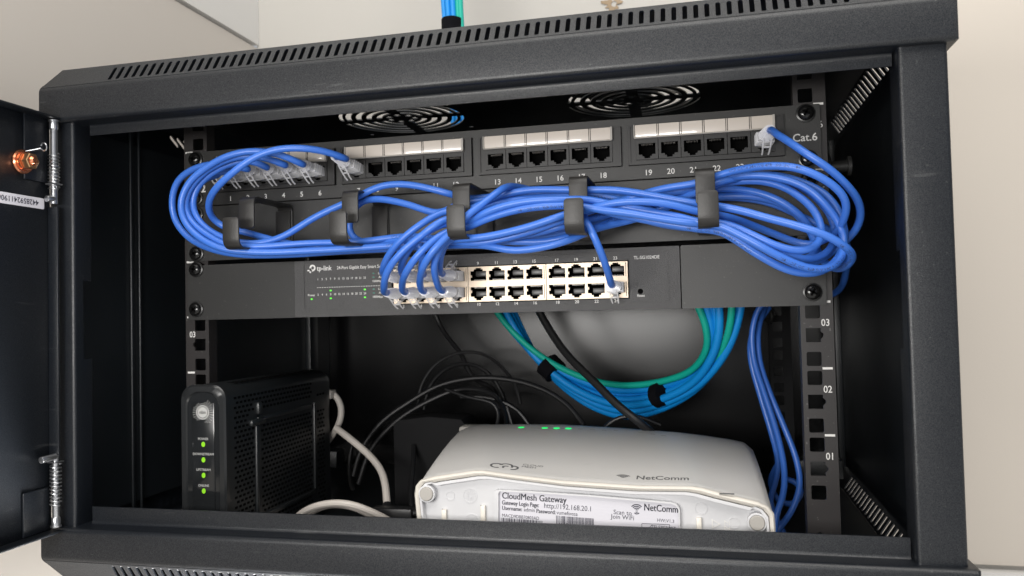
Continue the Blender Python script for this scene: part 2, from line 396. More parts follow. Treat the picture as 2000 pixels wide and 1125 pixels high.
# cooling fan standing on the right grille
b = NB(); cx, cy = 107, 140
merge(b, tf(plate2d(rect(cx-60, cy-60, cx+60, cy+60, 6), [circ(cx, cy, 57, 40)], 3), Matrix.Translation((0, 0, ZT+3)))); merge(b, tf(plate2d(rect(cx-60, cy-60, cx+60, cy+60, 6), [circ(cx, cy, 57, 40)], 3), Matrix.Translation((0, 0, ZT+26))))
lathe(b, (cx, cy, ZT+5), (0, 0, 1), [(0, 17), (18, 17), (19, 15)], n=28, up=(0, 1, 0))
for k in range(7):
    t = NB(); n = 8; r0 = []; 
    for j in range(n+1):
        r = 16+38*j/n; a = 0.5*j/n; h = 8.5
        r0.append([t.verts.new((cx+r*math.cos(a+dd), cy+r*math.sin(a+dd), ZT+6+zz)) for dd, zz in ((0, 0), (0.04, 0), (0.62, 16), (0.58, 16))])
    for j in range(n):
        for q in range(4): t.faces.new((r0[j][q], r0[j][(q+1) % 4], r0[j+1][(q+1) % 4], r0[j+1][q]))
    t.faces.new(r0[0]); t.faces.new(r0[-1]); bmesh.ops.recalc_face_normals(t, faces=t.faces)
    tf(t, Matrix.Translation((cx, cy, 0)) @ Matrix.Rotation(2*math.pi*k/7, 4, 'Z') @ Matrix.Translation((-cx, -cy, 0))); merge(b, t)
put("cooling_fan", b, M['plastic'], cab)
b = NB(); box(b, (-XI, YF+11, zBot-0.6), (XI, YR, zBot+0.6)); put("floor_tray", b, M['inner'], cab)
b = NB(); box(b, (-X0+1, YR-1.5, zBot), (X0-1, YR, ZT-0.7)); put("back_panel", b, M['back'], cab)
for sx in (-1, 1):
    b = NB(); a, c = sorted((sx*297, sx*299))
    box(b, (a, -62, zB-2), (c, YR-2, ZBt+2))
    # hems of the removable side panel
    a, c = sorted((sx*294.5, sx*297)); box(b, (a, 0.5, zB-18), (c, 4.2, ZA), bev=1.1, seg=3); box(b, (a, 10.5, zB-18), (c, 13, ZA), bev=1.0, seg=3)
    a, c = sorted((sx*291, sx*297)); box(b, (a, 300, zB-18), (c, 320, ZA), bev=0.6)
    put("side_panel", b, M['inner'], cab)
    # front post: face, inner return flange with the lock slot, rear hem
    b = NB()
    t = NB()
    xa = 272.8 if sx > 0 else -278.0; xo = sx*297.5
    ye = -59 if sx > 0 else -63
    pth = roundpath([(xo, -62), (xo, -80), (xa, -80), (xa, ye), (xa+sx*3.0, ye)], 1.8, 4); p = bandpoly(pth, 1.3)
    zs = [-14, 104.5, 161.5, ZBt-0.5]
    def seg(z0, z1, poly):
        t = NB(); m = len(poly); k2 = m//2
        va = [t.verts.new((x, y, z0)) for x, y in poly]; vb = [t.verts.new((x, y, z1)) for x, y in poly]
        for i in range(m): t.faces.new((va[i], va[(i+1) % m], vb[(i+1) % m], vb[i]))
        for i in range(k2-1):
            j = m-1-i
            t.faces.new((va[i], va[j], va[j-1], va[i+1])); t.faces.new((vb[i], vb[i+1], vb[j-1], vb[j]))
        bmesh.ops.recalc_face_normals(t, faces=t.faces); return t
    merge(b, seg(zs[0], zs[1], p)); merge(b, seg(zs[2], zs[3], p))
    p2 = bandpoly(roundpath([(xo, -62), (xo, -80), (xa, -80), (xa, ye-9)], 1.8, 4), 1.3); merge(b, seg(zs[1], zs[2], p2))
    put("front_post", b, M['coat'], cab)
# rack rails
def rail(sx, y, name, front_rail=True):
    b = NB(); hs = []
    for k in range(-1, 7):
        for q in (6.35, 22.2, 38.1):
            z = k*44.45+q
            if -3 < z < 300:
                if q == 22.2 and front_rail:
                    hs.append([(232.5-4.75, z-4.75), (232.5+4.75, z-4.75), (232.5+4.75, z-2.6), (232.5+6.4, z-1), (232.5+6.4, z+1), (232.5+4.75, z+2.6), (232.5+4.75, z+4.75), (232.5-4.75, z+4.75)])
                else: hs.append(rect(232.5-4.75, z-4.75, 232.5+4.75, z+4.75, 1.2, 3))
    hs.append(circ(232.5, -22, 2.2, 12))
    t = plate2d(rect(224.6, -50, 245.5, 314), hs, 1.8)
    merge(b, tf(t, front((0, y+2, 0))))
    box(b, (243.7, y+3, -50), (245.5, y+38, 314)); box(b, (224.6, y+3, -50), (226.2, y+12, 314))
    if sx < 0: bmesh.ops.scale(b, vec=(-1, 1, 1), verts=b.verts); bmesh.ops.reverse_faces(b, faces=b.faces)
    r = put(name, b, M['rail'] if front_rail else M['matte'], cab)
    if front_rail:
        b = NB()
        for k in range(7):
            z = k*44.45
            if k: box(b, (sx*240.7-3.2, y+0.75, z-0.75), (sx*240.7+3.2, y+1.0, z+0.75))
            if k < 6: put("unit_number", text("0%d" % (k+1), 6.6, front((sx*(240.4 if sx > 0 else 239.2), y+0.9, z+30.3)), bold=0.06, sx=0.85), M['white'], r, smooth=False)
        put("unit_marks", b, M['white'], r, smooth=False)
        # side bolts behind the rail
    return r
for sx in (-1, 1):
    rail(sx, 1, "rack_rail")
rail(1, 268, "rear_rail", False)
# cross bars joining front and rear rails to the side wall
for z in (-30,):
    for sx in (-1, 1):
        for ya, yb in ((272, 292),):
            a, c = sorted((sx*246, sx*290)); b = NB(); box(b, (a, ya, z-9), (c, yb, z+9), bev=1); put("rail_bracket", b, M['inner'], cab)

# rail clamp bolts seen on the wall side and behind the left rail
def sidebolt(p, d, r=5):
    b = NB(); d = Vector(d)
    lathe(b, p, d, [(0, r*1.7), (2, r*1.8), (3, r*1.6), (3.1, r*.8), (14, r*.8), (14.1, r*1.35), (16.5, r*1.35), (17, r*1.1)], up=(0, 0, 1))
    put("clamp_bolt", b, M['panel'], cab)
sidebolt((248, 30, 228), (1, 0, 0), 5)
sidebolt((226, 262, 122), (-1, -0.4, 0), 4.5)

# ------------------------------------------------------------------ door (part of the cabinet) with its sub-parts
XD = -291
b = NB()
box(b, (XD-9, -700, -15.5), (XD-1.2, -86, 278), bev=1.0)
for z0, z1 in ((277, 278.2), (-15.6, -14.4)):
    box(b, (XD-1.2, -700, z0-0.4), (XD+9, -87.5, z1), bev=0.5)
box(b, (XD-1.2, -88.6, 16), (XD+7, -86.8, 214), bev=0.5)     # folded hinge-side edge between the two pins
box(b, (XD-1.2, -110, 231), (XD+0.4, -90, 277), bev=0.5); box(b, (XD-1.2, -112, -14), (XD+0.4, -90, 16), bev=0.5)
door = put("door", b, M['coat'], cab)
for i, (z0, z1, zh, sgn) in enumerate(((276, 216, 219.5, -1), (-12, 38, 37, 1))):
    b = NB(); x = XD+4.6; y = -88.8
    cyl(b, (x, y, z0), (x, y, z1), 2.3, n=16)
    lathe(b, (x, y, z0), (0, 0, 1 if z1 > z0 else -1), [(0, 3.6), (1.0, 3.6), (1.1, 2.9), (6, 2.9), (7, 2.3)], up=(0, 1, 0))
    cyl(b, (x, y, zh), (x-1.0, y-(6 if i == 0 else 12), zh-0.5), 2.4, n=16, bev=0.5)
    box(b, (x-4, y-3.5, zh+10), (x+4, y+3.5, zh+11)) if i == 0 else box(b, (x-4, y-3.5, zh-4), (x+4, y+3.5, zh-3.2))
    hp = put("hinge_pin", b, M['steel'], door)
    b = NB(); zs0, zs1 = ((252, 226) if i == 0 else (32, 3)); n = 170; turns = 11
    tube(b, [Vector((x+3.5*math.cos(2*math.pi*turns*k/n), y+3.5*math.sin(2*math.pi*turns*k/n), zs0+(zs1-zs0)*k/n)) for k in range(n+1)], 0.5, 6)
    put("spring", b, M['steel'], door)
    b = NB()
bp = P(52, 314, -118); bp.x = XD
# earth bolt: washer, nut, thread
b = NB()
k = Vector((XD-1, -120.0, 0)); 
def X_(u, v, x):
    d = CM @ Vector(((u-1000)/CF, -(v-562.5)/CF, -1)); return CP+d*((x-CP.x)/d.x)
bc = X_(42, 316, XD-1)
lathe(b, bc, (1, 0, 0), [(0, 8.2), (1.4, 8.4), (2.4, 7.8), (2.5, 6.5), (4.5, 6.3), (4.6, 5.0)], n=28)
lathe(b, bc, (1, 0, 0), [(4.5, 3.0)]+[(5+j*0.5, 2.9 if j % 2 else 3.4) for j in range(12)]+[(11.4, 2.2)], n=20)
bo = put("earth_bolt", b, M['copper'], door)
b = NB(); lathe(b, bc, (1, 0, 0), [(4.6, 5.0), (4.9, 5.7), (9.2, 5.7), (9.6, 5.0)], n=6); put("hex_nut", b, M['brass'], door, sharp=20)
b = NB(); a0 = bc+Vector((5, -1, 6.5)); a1 = bc+Vector((13, 3, 9))
box(b, (0, -2.2, -0.4), (10, 2.2, 0.4), bev=0.3); tf(b, Matrix.Translation(a0) @ (Vector((8, 4, 2)).to_track_quat('X', 'Z').to_matrix().to_4x4()))
e = a0+Vector((8, 4, 2)).normalized()*10
tube(b, [e+Vector((1.5+2.6*math.cos(t*0.25-2.3), 0.6*math.cos(t*0.25), 2.6*math.sin(t*0.25-2.3)+1.2)) for t in range(21)], 0.55, 8)
put("ring_terminal", b, M['steel'], door)
sc = [X_(86, 409, XD-1.0), X_(86, 388, XD-1.0)]
ys = (sc[0].y+sc[1].y)/2; z0s = sc[0].z; z1s = sc[1].z
b = NB(); t = plate2d(rect(-62, z0s, 0, z1s, 1.0), [], 0.25); merge(b, tf(t, frame_m((XD-1.0, ys, 0), (0, 1, 0), (0, 0, 1))))
stk = put("serial_sticker", b, M['gwlabel'], door)
b = text("44285924119064 7".replace(" ", ""), 5.2, frame_m((XD-0.75, ys-5.0, (z0s+z1s)/2+0.2), (0, -1, 0), (0, 0, -1)), align='LEFT', bold=0.03)
put("serial_number", b, M['gwink'], stk, smooth=False)
b = None

# ------------------------------------------------------------------ small shared pieces
def screw(parent, x, z, y=-2.0, rot=0.3):
    b = NB()
    lathe(b, (x, y, z), (0, -1, 0), [(0, 6.2), (1.2, 6.2), (1.5, 5.6)], n=24)
    put("washer", b, M['washer'], parent)
    b = NB()
    lathe(b, (x, y-1.4, z), (0, -1, 0), [(0, 5.0), (0.8, 5.2), (1.8, 4.9), (2.7, 4.0), (3.2, 2.6), (3.3, 1.9)], n=24)
    t = NB()
    for a in (0, math.pi/2):
        s = NB(); box(s, (-2.6, -0.25, -0.7), (2.6, 0.25, 0.7)); tf(s, Matrix.Translation((x, y-4.8, z)) @ Matrix.Rotation(rot+a, 4, 'Y')); merge(b, s, 1)
    put("screw", b, [M['screw'], M['hole']], parent)
def jackpoly(cx, cz, w, h, notch):
    """RJ45 opening; notch -1 = latch side down"""
    hw = w/2; z0 = cz-notch*(-1)*0; s = -notch
    # main rectangle then two steps towards the latch side (computed for notch down, mirrored for up)
    pts = [(-hw, h/2), (hw, h/2), (hw, -h/2), (w*0.29, -h/2), (w*0.29, -h/2-1.3), (w*0.17, -h/2-1.3), (w*0.17, -h/2-2.7), (-w*0.17, -h/2-2.7), (-w*0.17, -h/2-1.3), (-w*0.29, -h/2-1.3), (-w*0.29, -h/2), (-hw, -h/2)]
    if notch > 0: pts = [(x, -y) for x, y in pts][::-1]
    return [(cx+x, cz+y) for x, y in pts]

# ------------------------------------------------------------------ patch panel
pp = thing("patch_bay", "black 24 port patch panel marked Cat.6 across the top of the rack", "patch panel", (0, 0, 222.6), "rack units")
bases = (-202.0, -92.4, 17.1, 126.4)
b = NB(); hs = [rect(bx-13.3, 232.2, bx+91.6, 260.8) for bx in bases]
merge(b, tf(plate2d(rect(-241.3, 222.7, 241.3, 266.2, 0.8), hs, 1.6), front((0, 0, 0))))
fold(b, [(0.3, 223.4), (0.3, 222.9), (24, 222.9)], -222, 222, 1.2, 1, 2)
put("face_plate", b, M['panel'], pp)
JZ = 242.2
for bi, bx in enumerate(bases):
    b = NB()
    xl, xr = bx-13.2, bx+91.5
    hsj = [rect(bx-7.7, 235.6, bx+85.2, 249.8)]
    merge(b, tf(plate2d(rect(xl+0.2, 232.4, xr-0.2, 260.6, 0.6), hsj, 2.4), front((0, -1.6, 0))))
    merge(b, tf(plate2d(rect(xl+0.2, 232.4, xr-0.2, 260.6, 0.6), [rect(xl+1.8, 234.0, xr-1.8, 259.4, 0.5)], 1.0), front((0, -3.2, 0))))
    blk = put("port_block", b, M['plastic'], pp)
    b = NB(); box(b, (bx-7.9, -5.6, 251.2), (bx+84.6, -2.8, 260.0), bev=0.5)
    st = put("label_strip", b, M['strip'], blk)
    b = NB()
    for k in range(1, 6):
        for dx in (-0.55, 0.55): box(b, (bx-7.7+15.45*k+dx-0.2, -5.85, 251.4), (bx-7.7+15.45*k+dx+0.2, -5.55, 259.8))
    put("strip_divider", b, M['matte'], blk); b = NB()
    box(b, (bx+84.0, -6.0, 251.0), (bx+85.6, -2.8, 260.2), bev=0.3); box(b, (bx-8.9, -6.0, 251.0), (bx-8.1, -2.8, 260.2), bev=0.3)
    box(b, (bx-8.5, -6.1, 250.4), (bx+85.2, -2.8, 251.1), bev=0.2)
    put("strip_cover_edge", b, M['gwfoot'], blk)
    for k in range(6):
        x = bx+15.5*k; b = NB(); hp = jackpoly(x, JZ+1.0, 11.6, 7.8, -1)
        merge(b, tf(plate2d(rect(x-7.55, 235.8, x+7.55, 249.6), [hp], 1.2), front((0, -3.1, 0))), 0)
        box(b, (x-6.6, 7, 235.4), (x+6.6, 8, 248.6), mi=1)
        for xx in (x-6.4, x+5.9): box(b, (xx, -2.4, 235.6), (xx+0.5, 7.5, 248.6), mi=1)
        box(b, (x-6.4, -2.4, 247.7), (x+6.4, 7.5, 248.2), mi=1); box(b, (x-6.4, -2.4, 235.9), (x+6.4, 7.5, 236.4), mi=1)
        for j in range(8): box(b, (x-3.75+j*1.02, -1.7, 246.0), (x-3.5+j*1.02, 3, 247.0), mi=2)
        put("jack", b, [M['plastic'], M['hole'], M['gold']], blk)
b = NB()
for bi, bx in enumerate(bases):
    for k in range(6): merge(b, text(str(bi*6+k+1), 5.5, front((bx+15.5*k+0.3, -0.95, 226.7)), bold=0.05))
merge(b, text("Cat.6", 7.3, front((231.2, -0.95, 243.8)), bold=0.08)); merge(b, text("2", 8.5, front((-226, -0.95, 236)), bold=0.15)); 
put("printed_numbers", b, M['white'], pp, smooth=False)
for x, z, r in ((232.0, 260.2, .5), (232.5, 229.2, .2), (-232.5, 260.2, .1), (-232.5, 229, .9)): screw(pp, x, z, -0.9, r)

# ------------------------------------------------------------------ cable manager
cm = thing("cable_manager", "black horizontal cable manager with five open rings holding blue cables", "cable manager", (0, 0, 178.2), "rack units")
b = NB()
merge(b, tf(plate2d(rect(-241.3, 178.2, 241.3, 221.6, 0.8), [], 1.6), front((0, 0, 0))))
fold(b, [(0.2, 221.2), (0.2, 221.5), (14, 221.5)], -222, 222, 1.0, 1, 2)
put("back_plate", b, M['panel'], cm)
for i, x in enumerate((-153.1, -73.6, 6.4, 85.0, 164.6)):
    sh = (-1.3, -0.6, 1.5, -0.4, 1.2)[i]
    b = NB()
    # lower arm comes further forward than the upper one
    def strip(path, w, rt, x=x, cr=2.4):
        p = roundpath(path, rt, 6)
        # round the two corners of the free end
        d = (p[-1]-p[-2]).normalized(); end = p[-1].copy(); p[-1] = end-d*cr; hw = [w/2]*len(p)
        for k in range(1, 6):
            a = k/5*math.pi/2; p.append(end-d*cr*(1-math.sin(a))); hw.append(w/2-cr*(1-math.cos(a)))
        q = NB(); rows = []; n = len(p)
        for j in range(n):
            t = (p[min(j+1, n-1)]-p[max(j-1, 0)]).normalized(); nn = Vector((-t.y, t.x))*0.75
            rows.append([q.verts.new((x+sx*hw[j], p[j].x+sn*nn.x, p[j].y+sn*nn.y)) for sx, sn in ((-1, -1), (1, -1), (1, 1), (-1, 1))])
        for j in range(n-1):
            for k in range(4): q.faces.new((rows[j][k], rows[j][(k+1) % 4], rows[j+1][(k+1) % 4], rows[j+1][k]))
        q.faces.new(rows[0][::-1]); q.faces.new(rows[-1])
        bmesh.ops.recalc_face_normals(q, faces=q.faces)
        ed = [e for e in q.edges if len(e.link_faces) == 2 and e.calc_face_angle(0) > 1.2]
        bmesh.ops.bevel(q, geom=ed, offset=0.28, segments=2, affect='EDGES', profile=0.5)
        return q
    merge(b, strip([(-1.75, 184), (-1.75, 217.8), (-57, 217.8), (-57, 195.3)], 12.0, 5.5))
    merge(b, strip([(-3.3, 214), (-3.3, 181.0), (-75, 180.2), (-75, 201.3)], 12.4, 7.5, x+sh))
    put("cable_ring", b, M['ring'], cm, sharp=50)
for x, z, r in ((232.5, 215.8, .7), (232.5, 184.4, .4), (-232.5, 215.8, .3), (-232.5, 184.2, 1.0)): screw(cm, x, z, -0.9, r)

# ------------------------------------------------------------------ network switch
sw = thing("network_switch", "dark grey 24 port rackmount network switch with cream port row", "network switch", (0, 0, 130.8), "rack units")
b = NB()
FR = [rect(-66.2, 138.8, 111.4, 166.0), circ(118.9, 143.7, 1.9, 16)]
merge(b, tf(plate2d(rect(-146.4, 131.2, 146.4, 174.6, 0.6), FR, 1.4), front((0, -1.2, 0))))
box(b, (-146, 22, 131.4), (146, 200, 174.2)); box(b, (-146, 0, 131.4), (146, 22, 132.6)); box(b, (-146, 0, 173), (146, 22, 174.2))
# raised outline of the front label field
merge(b, tf(plate2d(rect(-138.6, 135.9, 138.8, 172.3, 1.6), [rect(-138.0, 136.5, 138.2, 171.7, 1.2)]+[rect(-66.6, 138.4, 111.8, 166.4)][:0], 0.5), front((0, -2.1, 0))))
fc = put("housing", b, M['swf'], sw)
for sx in (-1, 1):
    b = NB(); a, c = sorted((sx*147.2, sx*241.3))
    merge(b, tf(plate2d(rect(a, 131.0, c, 174.8, 0.8), [], 1.6), front((0, 0.2, 0)))); a, c = sorted((sx*147, sx*149)); box(b, (a, 0.5, 131.6), (c, 60, 174))
    put("rack_ear", b, M['panel'], sw)
for bi, x0 in enumerate((-64.6, -6.1, 52.4)):
    b = NB()
    merge(b, tf(plate2d(rect(x0, 139.6, x0+58.0, 165.2, 0.3), [rect(x0+1.0, 140.6, x0+57.0, 164.4)], 1.0), front((0, -1.4, 0))))
    if bi < 3: box(b, (x0+1.0, -1.9, 151.0), (x0+57.0, -0.9, 154.5))
    blk = put("port_block", b, M['beige'], sw)
    for k in range(4):
        x = x0+7.6+14.0*k
        for r, nz in ((0, 1), (1, -1)):
            zc = (158.5 if r == 0 else 146.8); b = NB()
            hp = jackpoly(x, zc, 12.0, 7.0, nz)
            zz0, zz1 = ((154.2, 164.6) if r == 0 else (140.4, 151.2))
            merge(b, tf(plate2d(rect(x-6.95, zz0, x+6.95, zz1), [hp], 0.8), front((0, -1.35, 0))), 0)
            box(b, (x-6.3, 8, zz0+0.2), (x+6.3, 9, zz1-0.2), mi=1)
            for xx in (x-6.5, x+6.1): box(b, (xx, -0.9, zz0+0.2), (xx+0.4, 8.5, zz1-0.2), mi=1)
            box(b, (x-6.3, -0.9, zz0+0.1), (x+6.3, 8.5, zz0+0.5), mi=1); box(b, (x-6.3, -0.9, zz1-0.5), (x+6.3, 8.5, zz1-0.1), mi=1)
            # slanted inner tongue and comb of contacts
            s = -nz
            t = NB(); box(t, (x-2.8, -0.2, zc+nz*1.6-1.9), (x+6.0, 5.5, zc+nz*1.6+1.9), bev=0.3, mi=2); tf(t, Matrix.Translation((0, 1.8, 0))); merge(b, t, 2)
            for j in range(8): box(b, (x-3.4+j*1.05, -0.3, zc-nz*3.3-0.75), (x-3.0+j*1.05, 4, zc-nz*3.3+0.75), mi=3)
            box(b, (x-5.95, -1.2, zc-nz*0.2-0.9), (x-5.2, 0.5, zc-nz*0.2+0.9), mi=0)
            put("jack", b, [M['beige'], M['hole'], M['hole2'], M['gold']], blk)
b = NB(); T = lambda s, sz, x, z, **k: merge(b, text(s, sz, front((x, -2.02, z)), **k))
for k in range(12):
    xx = (-64.6, -6.1, 52.4)[k//4]+7.6+14*(k % 4)
    T(str(2*k+1), 3.1, xx, 167.6, bold=0.03); T(str(2*k+2), 3.1, xx, 137.6-0.1, bold=0.03)
T("tp-link", 5.3, -121.2, 168.4, bold=0.06, sx=0.9); T("24-Port Gigabit Easy Smart Switch", 3.5, -110.6, 168.3, align='LEFT', bold=0.02, sx=0.84)
lx = lambda n: -126.6+3.52*((n-1)//2)
for n in range(1, 25): T(str(n), 2.3, lx(n), 160.0 if n % 2 else 148.2, bold=0.02, sx=0.9)
T("Power", 2.4, -132.2, 148.0, sx=0.95, bold=0.02)
for z in (163.1, 151.2): T("Link", 2.4, -74.9, z, bold=0.02); T("Act", 2.4, -74.9, z-2.9, bold=0.02); T("1000Mbps", 2.4, -77.6, z-5.9, bold=0.02, sx=0.85)
for k in range(26): box(b, (-127.4+2.02*k, -2.05, 153.5), (-126.2+2.02*k, -1.95, 153.9))
T("TL-SG1024DE", 3.2, 123.8, 167.3, bold=0.03, sx=0.95); T("Reset", 2.3, 119.2, 140.7, bold=0.02)
# round emblem beside the name: ring with a tail and a cross bar
merge(b, tf(plate2d(circ(0, 0, 2.6, 24), [circ(0.2, 0.1, 1.25, 16)], 0.1), front((-131.0, -2.0, 169.0))))
box(b, (-133.4, -2.05, 165.2), (-132.2, -1.95, 169.0)); box(b, (-135.2, -2.05, 166.6), (-131.4, -1.95, 167.7))
put("front_print", b, M['white'], sw, smooth=False)
b = NB()
def led(bm, x, z, r=0.7, y=-2.05): merge(bm, tf(plate2d(circ(0, 0, r*1.25, 12, r*0.8), [], 0.25), front((x, y, z))))
for x, z in ((-132.0, 145.0), (lx(8), 151.2), (lx(8), 145.2), (lx(24), 151.2), (lx(24), 145.2)): led(b, x, z)
put("lit_leds", b, M['ledg'], sw, smooth=False)
b = NB()
for x, z in ((-80.6, 163.1), (-80.6, 151.2), (-80.6, 160.2), (-80.6, 148.3)): led(b, x, z, 0.75)
put("legend_leds", b, M['ledoff'], sw, smooth=False)
b = NB(); lathe(b, (118.9, 1, 143.7), (0, -1, 0), [(0, 1.8), (3.2, 1.8), (3.5, 1.5)], n=18); put("reset_button", b, M['hole'], sw)
for x, z, r in ((232.4, 139.9, .5), (-233.5, 139.6, .9), (-233.2, 171.6, .2), (232.5, 171.5, .8)): screw(sw, x, z, -0.7, r)

# ------------------------------------------------------------------ blue patch cables with their plugs
def swp(n):   # switch port -> centre at the face
    k = (n-1)//2; x = (-64.6, -6.1, 52.4)[k//4]+7.6+14*(k % 4)
    return Vector((x, -1.4, 158.6 if n % 2 else 146.6)), (1 if n % 2 else -1)
def ppp(n):
    return Vector((bases[(n-1)//6]+15.5*((n-1) % 6), -3.2, JZ+0.6)), -1
def plug(root, p, latch, out=(0, -1, 0), ln=29.0):
    d = Vector(out).normalized(); up = Vector((0, 0, 1)); xa = d.cross(up).normalized(); ya = xa.cross(d)
    R = Matrix((xa, d, ya)).transposed().to_4x4(); R = Matrix.Translation(p) @ R
    b = NB(); box(b, (-5.7, -4, -3.3), (5.7, ln*0.36, 3.4), bev=0.7)
    box(b, (-5.2, ln*0.36-1, -3.0), (5.2, ln*0.52, 3.1), bev=1.2)
    for j in range(4): box(b, (-5.9, 2+j*2.2, -3.5), (5.9, 2.5+j*2.2, 3.6))
    tf(b, R); pl = put("plug", b, M['plug'], root)
    b = NB(); pr = []; n = 8
    h0 = ln*0.50; h1 = ln
    for k in range(n):
        a = h0+(h1-h0)*k/n; r = 5.3-(5.3-3.5)*k/n
        pr += [(a, r), (a+(h1-h0)/n*0.45, r), (a+(h1-h0)/n*0.5, r-0.75), (a+(h1-h0)/n*0.95, r-0.75)]
    pr += [(h1, 3.0)]
    lathe(b, p, d, pr, n=18, sy=0.82, up=(0, 0, 1)); put("boot", b, M['boot'], root)
    # latch: two guard arms and the tab slanting away on the latch side
    b = NB(); s = latch
    for xx in (-2.6, 2.6):
        tube(b, [R @ Vector((xx, ln*0.66, s*3.2)), R @ Vector((xx*0.95, ln*0.45, s*7.2)), R @ Vector((xx*0.85, ln*0.30, s*9.8)), R @ Vector((xx*0.8, ln*0.20, s*10.8))], 0.62, 8)
    t = NB(); box(t, (-1.6, -0.6, -0.4), (1.6, 10.5, 0.4), bev=0.25)
    tf(t, R @ Matrix.Translation((0, ln*0.05, s*3.6)) @ Matrix.Rotation(-s*math.radians(-24), 4, 'X')); merge(b, t)
    for q in (0.42, 0.55): 
        tube(b, [R @ Vector((-2.4, ln*q, s*(3.2+(0.66-q)*ln*0.68))), R @ Vector((2.4, ln*q, s*(3.2+(0.66-q)*ln*0.68)))], 0.4, 6)
    put("latch", b, M['plug'], root)
    return p+d*ln, d
ZO = dict(A=(320, 270, 5.626), B=(400, 340, 3.571), C=(900, 330, 3.571), D=(1380, 300, 4.5), Z=(0, 0, 1.0))
def seg_pts(key, pts, y0=None, y1=None):
    ox, oy, s = ZO[key]; out = []; n = len(pts)
    for i, p in enumerate(pts):
        y = p[2] if len(p) > 2 else y0+(y1-y0)*i/max(1, n-1)
        out.append(P(ox+p[0]/s, oy+p[1]/s, y))
    return out
LEFT = {
 1: [('Z', [(432, 342, -40), (408, 346, -42), (387, 360, -42), (373, 386, -42), (379, 420, -42), (400, 446, -40), (436, 464, -36), (470, 472, -30), (560, 477, -26), (700, 478, -24), (800, 470, -24)])],
 2: [('Z', [(458, 337, -40), (430, 334, -44), (402, 344, -46), (381, 365, -46), (367, 395, -46), (374, 430, -45), (404, 461, -44), (440, 479, -42), (500, 484, -36), (600, 482, -34), (700, 481, -32), (800, 474, -32)])],
 3: [('Z', [(488, 331, -42), (456, 321, -48), (420, 318, -52), (377, 328, -52), (346, 352, -50), (335, 390, -48), (341, 430, -46), (366, 463, -46), (410, 486, -48), (470, 497, -48), (560, 497, -44), (650, 493, -40), (760, 488, -38), (830, 482, -38)])],
 4: [('Z', [(523, 330, -42), (490, 316, -50), (455, 319, -56), (415, 338, -58), (388, 362, -58), (376, 392, -58), (381, 420, -58), (405, 447, -58), (440, 466, -58), (472, 476, -56), (520, 474, -52), (560, 460, -50), (600, 434, -48), (640, 412, -46), (676, 396, -44), (705, 380, -44), (745, 361, -44), (790, 357, -44), (840, 366, -44), (885, 379, -42)])],
 5: [('Z', [(560, 324, -42), (520, 308, -52), (478, 304, -60), (438, 315, -62), (398, 340, -62), (370, 374, -62), (362, 402, -62), (372, 432, -62), (402, 459, -62), (442, 480, -62), (500, 482, -58), (600, 474, -48), (700, 472, -44), (800, 462, -42)])],
 6: [('Z', [(595, 324, -42), (552, 304, -54), (500, 294, -62), (448, 302, -66), (406, 324, -66), (371, 352, -66), (352, 392, -66), (356, 427, -66), (381, 458, -66), (430, 484, -66), (500, 491, -60), (600, 489, -52), (700, 486, -48), (800, 480, -46)])],
 7: [('Z', [(680, 313, -42), (645, 300, -54), (600, 291, -64), (548, 291, -70), (502, 305, -74), (452, 340, -76), (416, 376, -72), (407, 402, -64), (416, 430, -52), (440, 447, -48), (470, 452, -46), (510, 463, -44), (570, 476, -42), (640, 481, -40), (720, 484, -38), (810, 478, -38)])],
}
OUT = {
 'o1': [('C', [(190, 530, -58), (350, 566, -60), (550, 550, -60), (760, 495, -58), (930, 420, -46), (1100, 375, -34), (1250, 335, -28), (1450, 255, -22), (1640, 185, -18)])],
 'o2': [('C', [(20, 488, -62), (200, 465, -64), (500, 388, -66), (720, 312, -66), (900, 268, -48), (1100, 225, -36), (1300, 185, -30), (1640, 140, -30)])],
 'o3': [('C', [(100, 512, -58), (300, 478, -58), (500, 425, -58), (720, 352, -58), (900, 300, -44), (1100, 240, -36), (1300, 172, -40), (1450, 133, -44), (1640, 105, -46)])],
 'o4': [('C', [(120, 518, -48), (400, 478, -50), (600, 432, -52), (720, 395, -52), (900, 350, -38), (1050, 310, -30), (1200, 280, -26), (1400, 225, -24), (1640, 172, -24)])],
 'o5': [('C', [(200, 500, -44), (370, 508, -46), (600, 508, -46), (740, 478, -46), (900, 430, -36), (1100, 350, -26), (1300, 262, -22), (1500, 200, -24), (1640, 158, -34)])],
 'o6': [('C', [(60, 205, -30), (250, 190, -26), (500, 170, -22), (750, 165, -18), (1000, 185, -16), (1250, 205, -16), (1450, 198, -16), (1640, 185, -16)])],
 'o7': [('C', [(60, 510, -34), (300, 490, -34), (600, 455, -34), (740, 430, -34), (900, 385, -26), (1100, 305, -20), (1300, 240, -18), (1640, 200, -20)])],
}
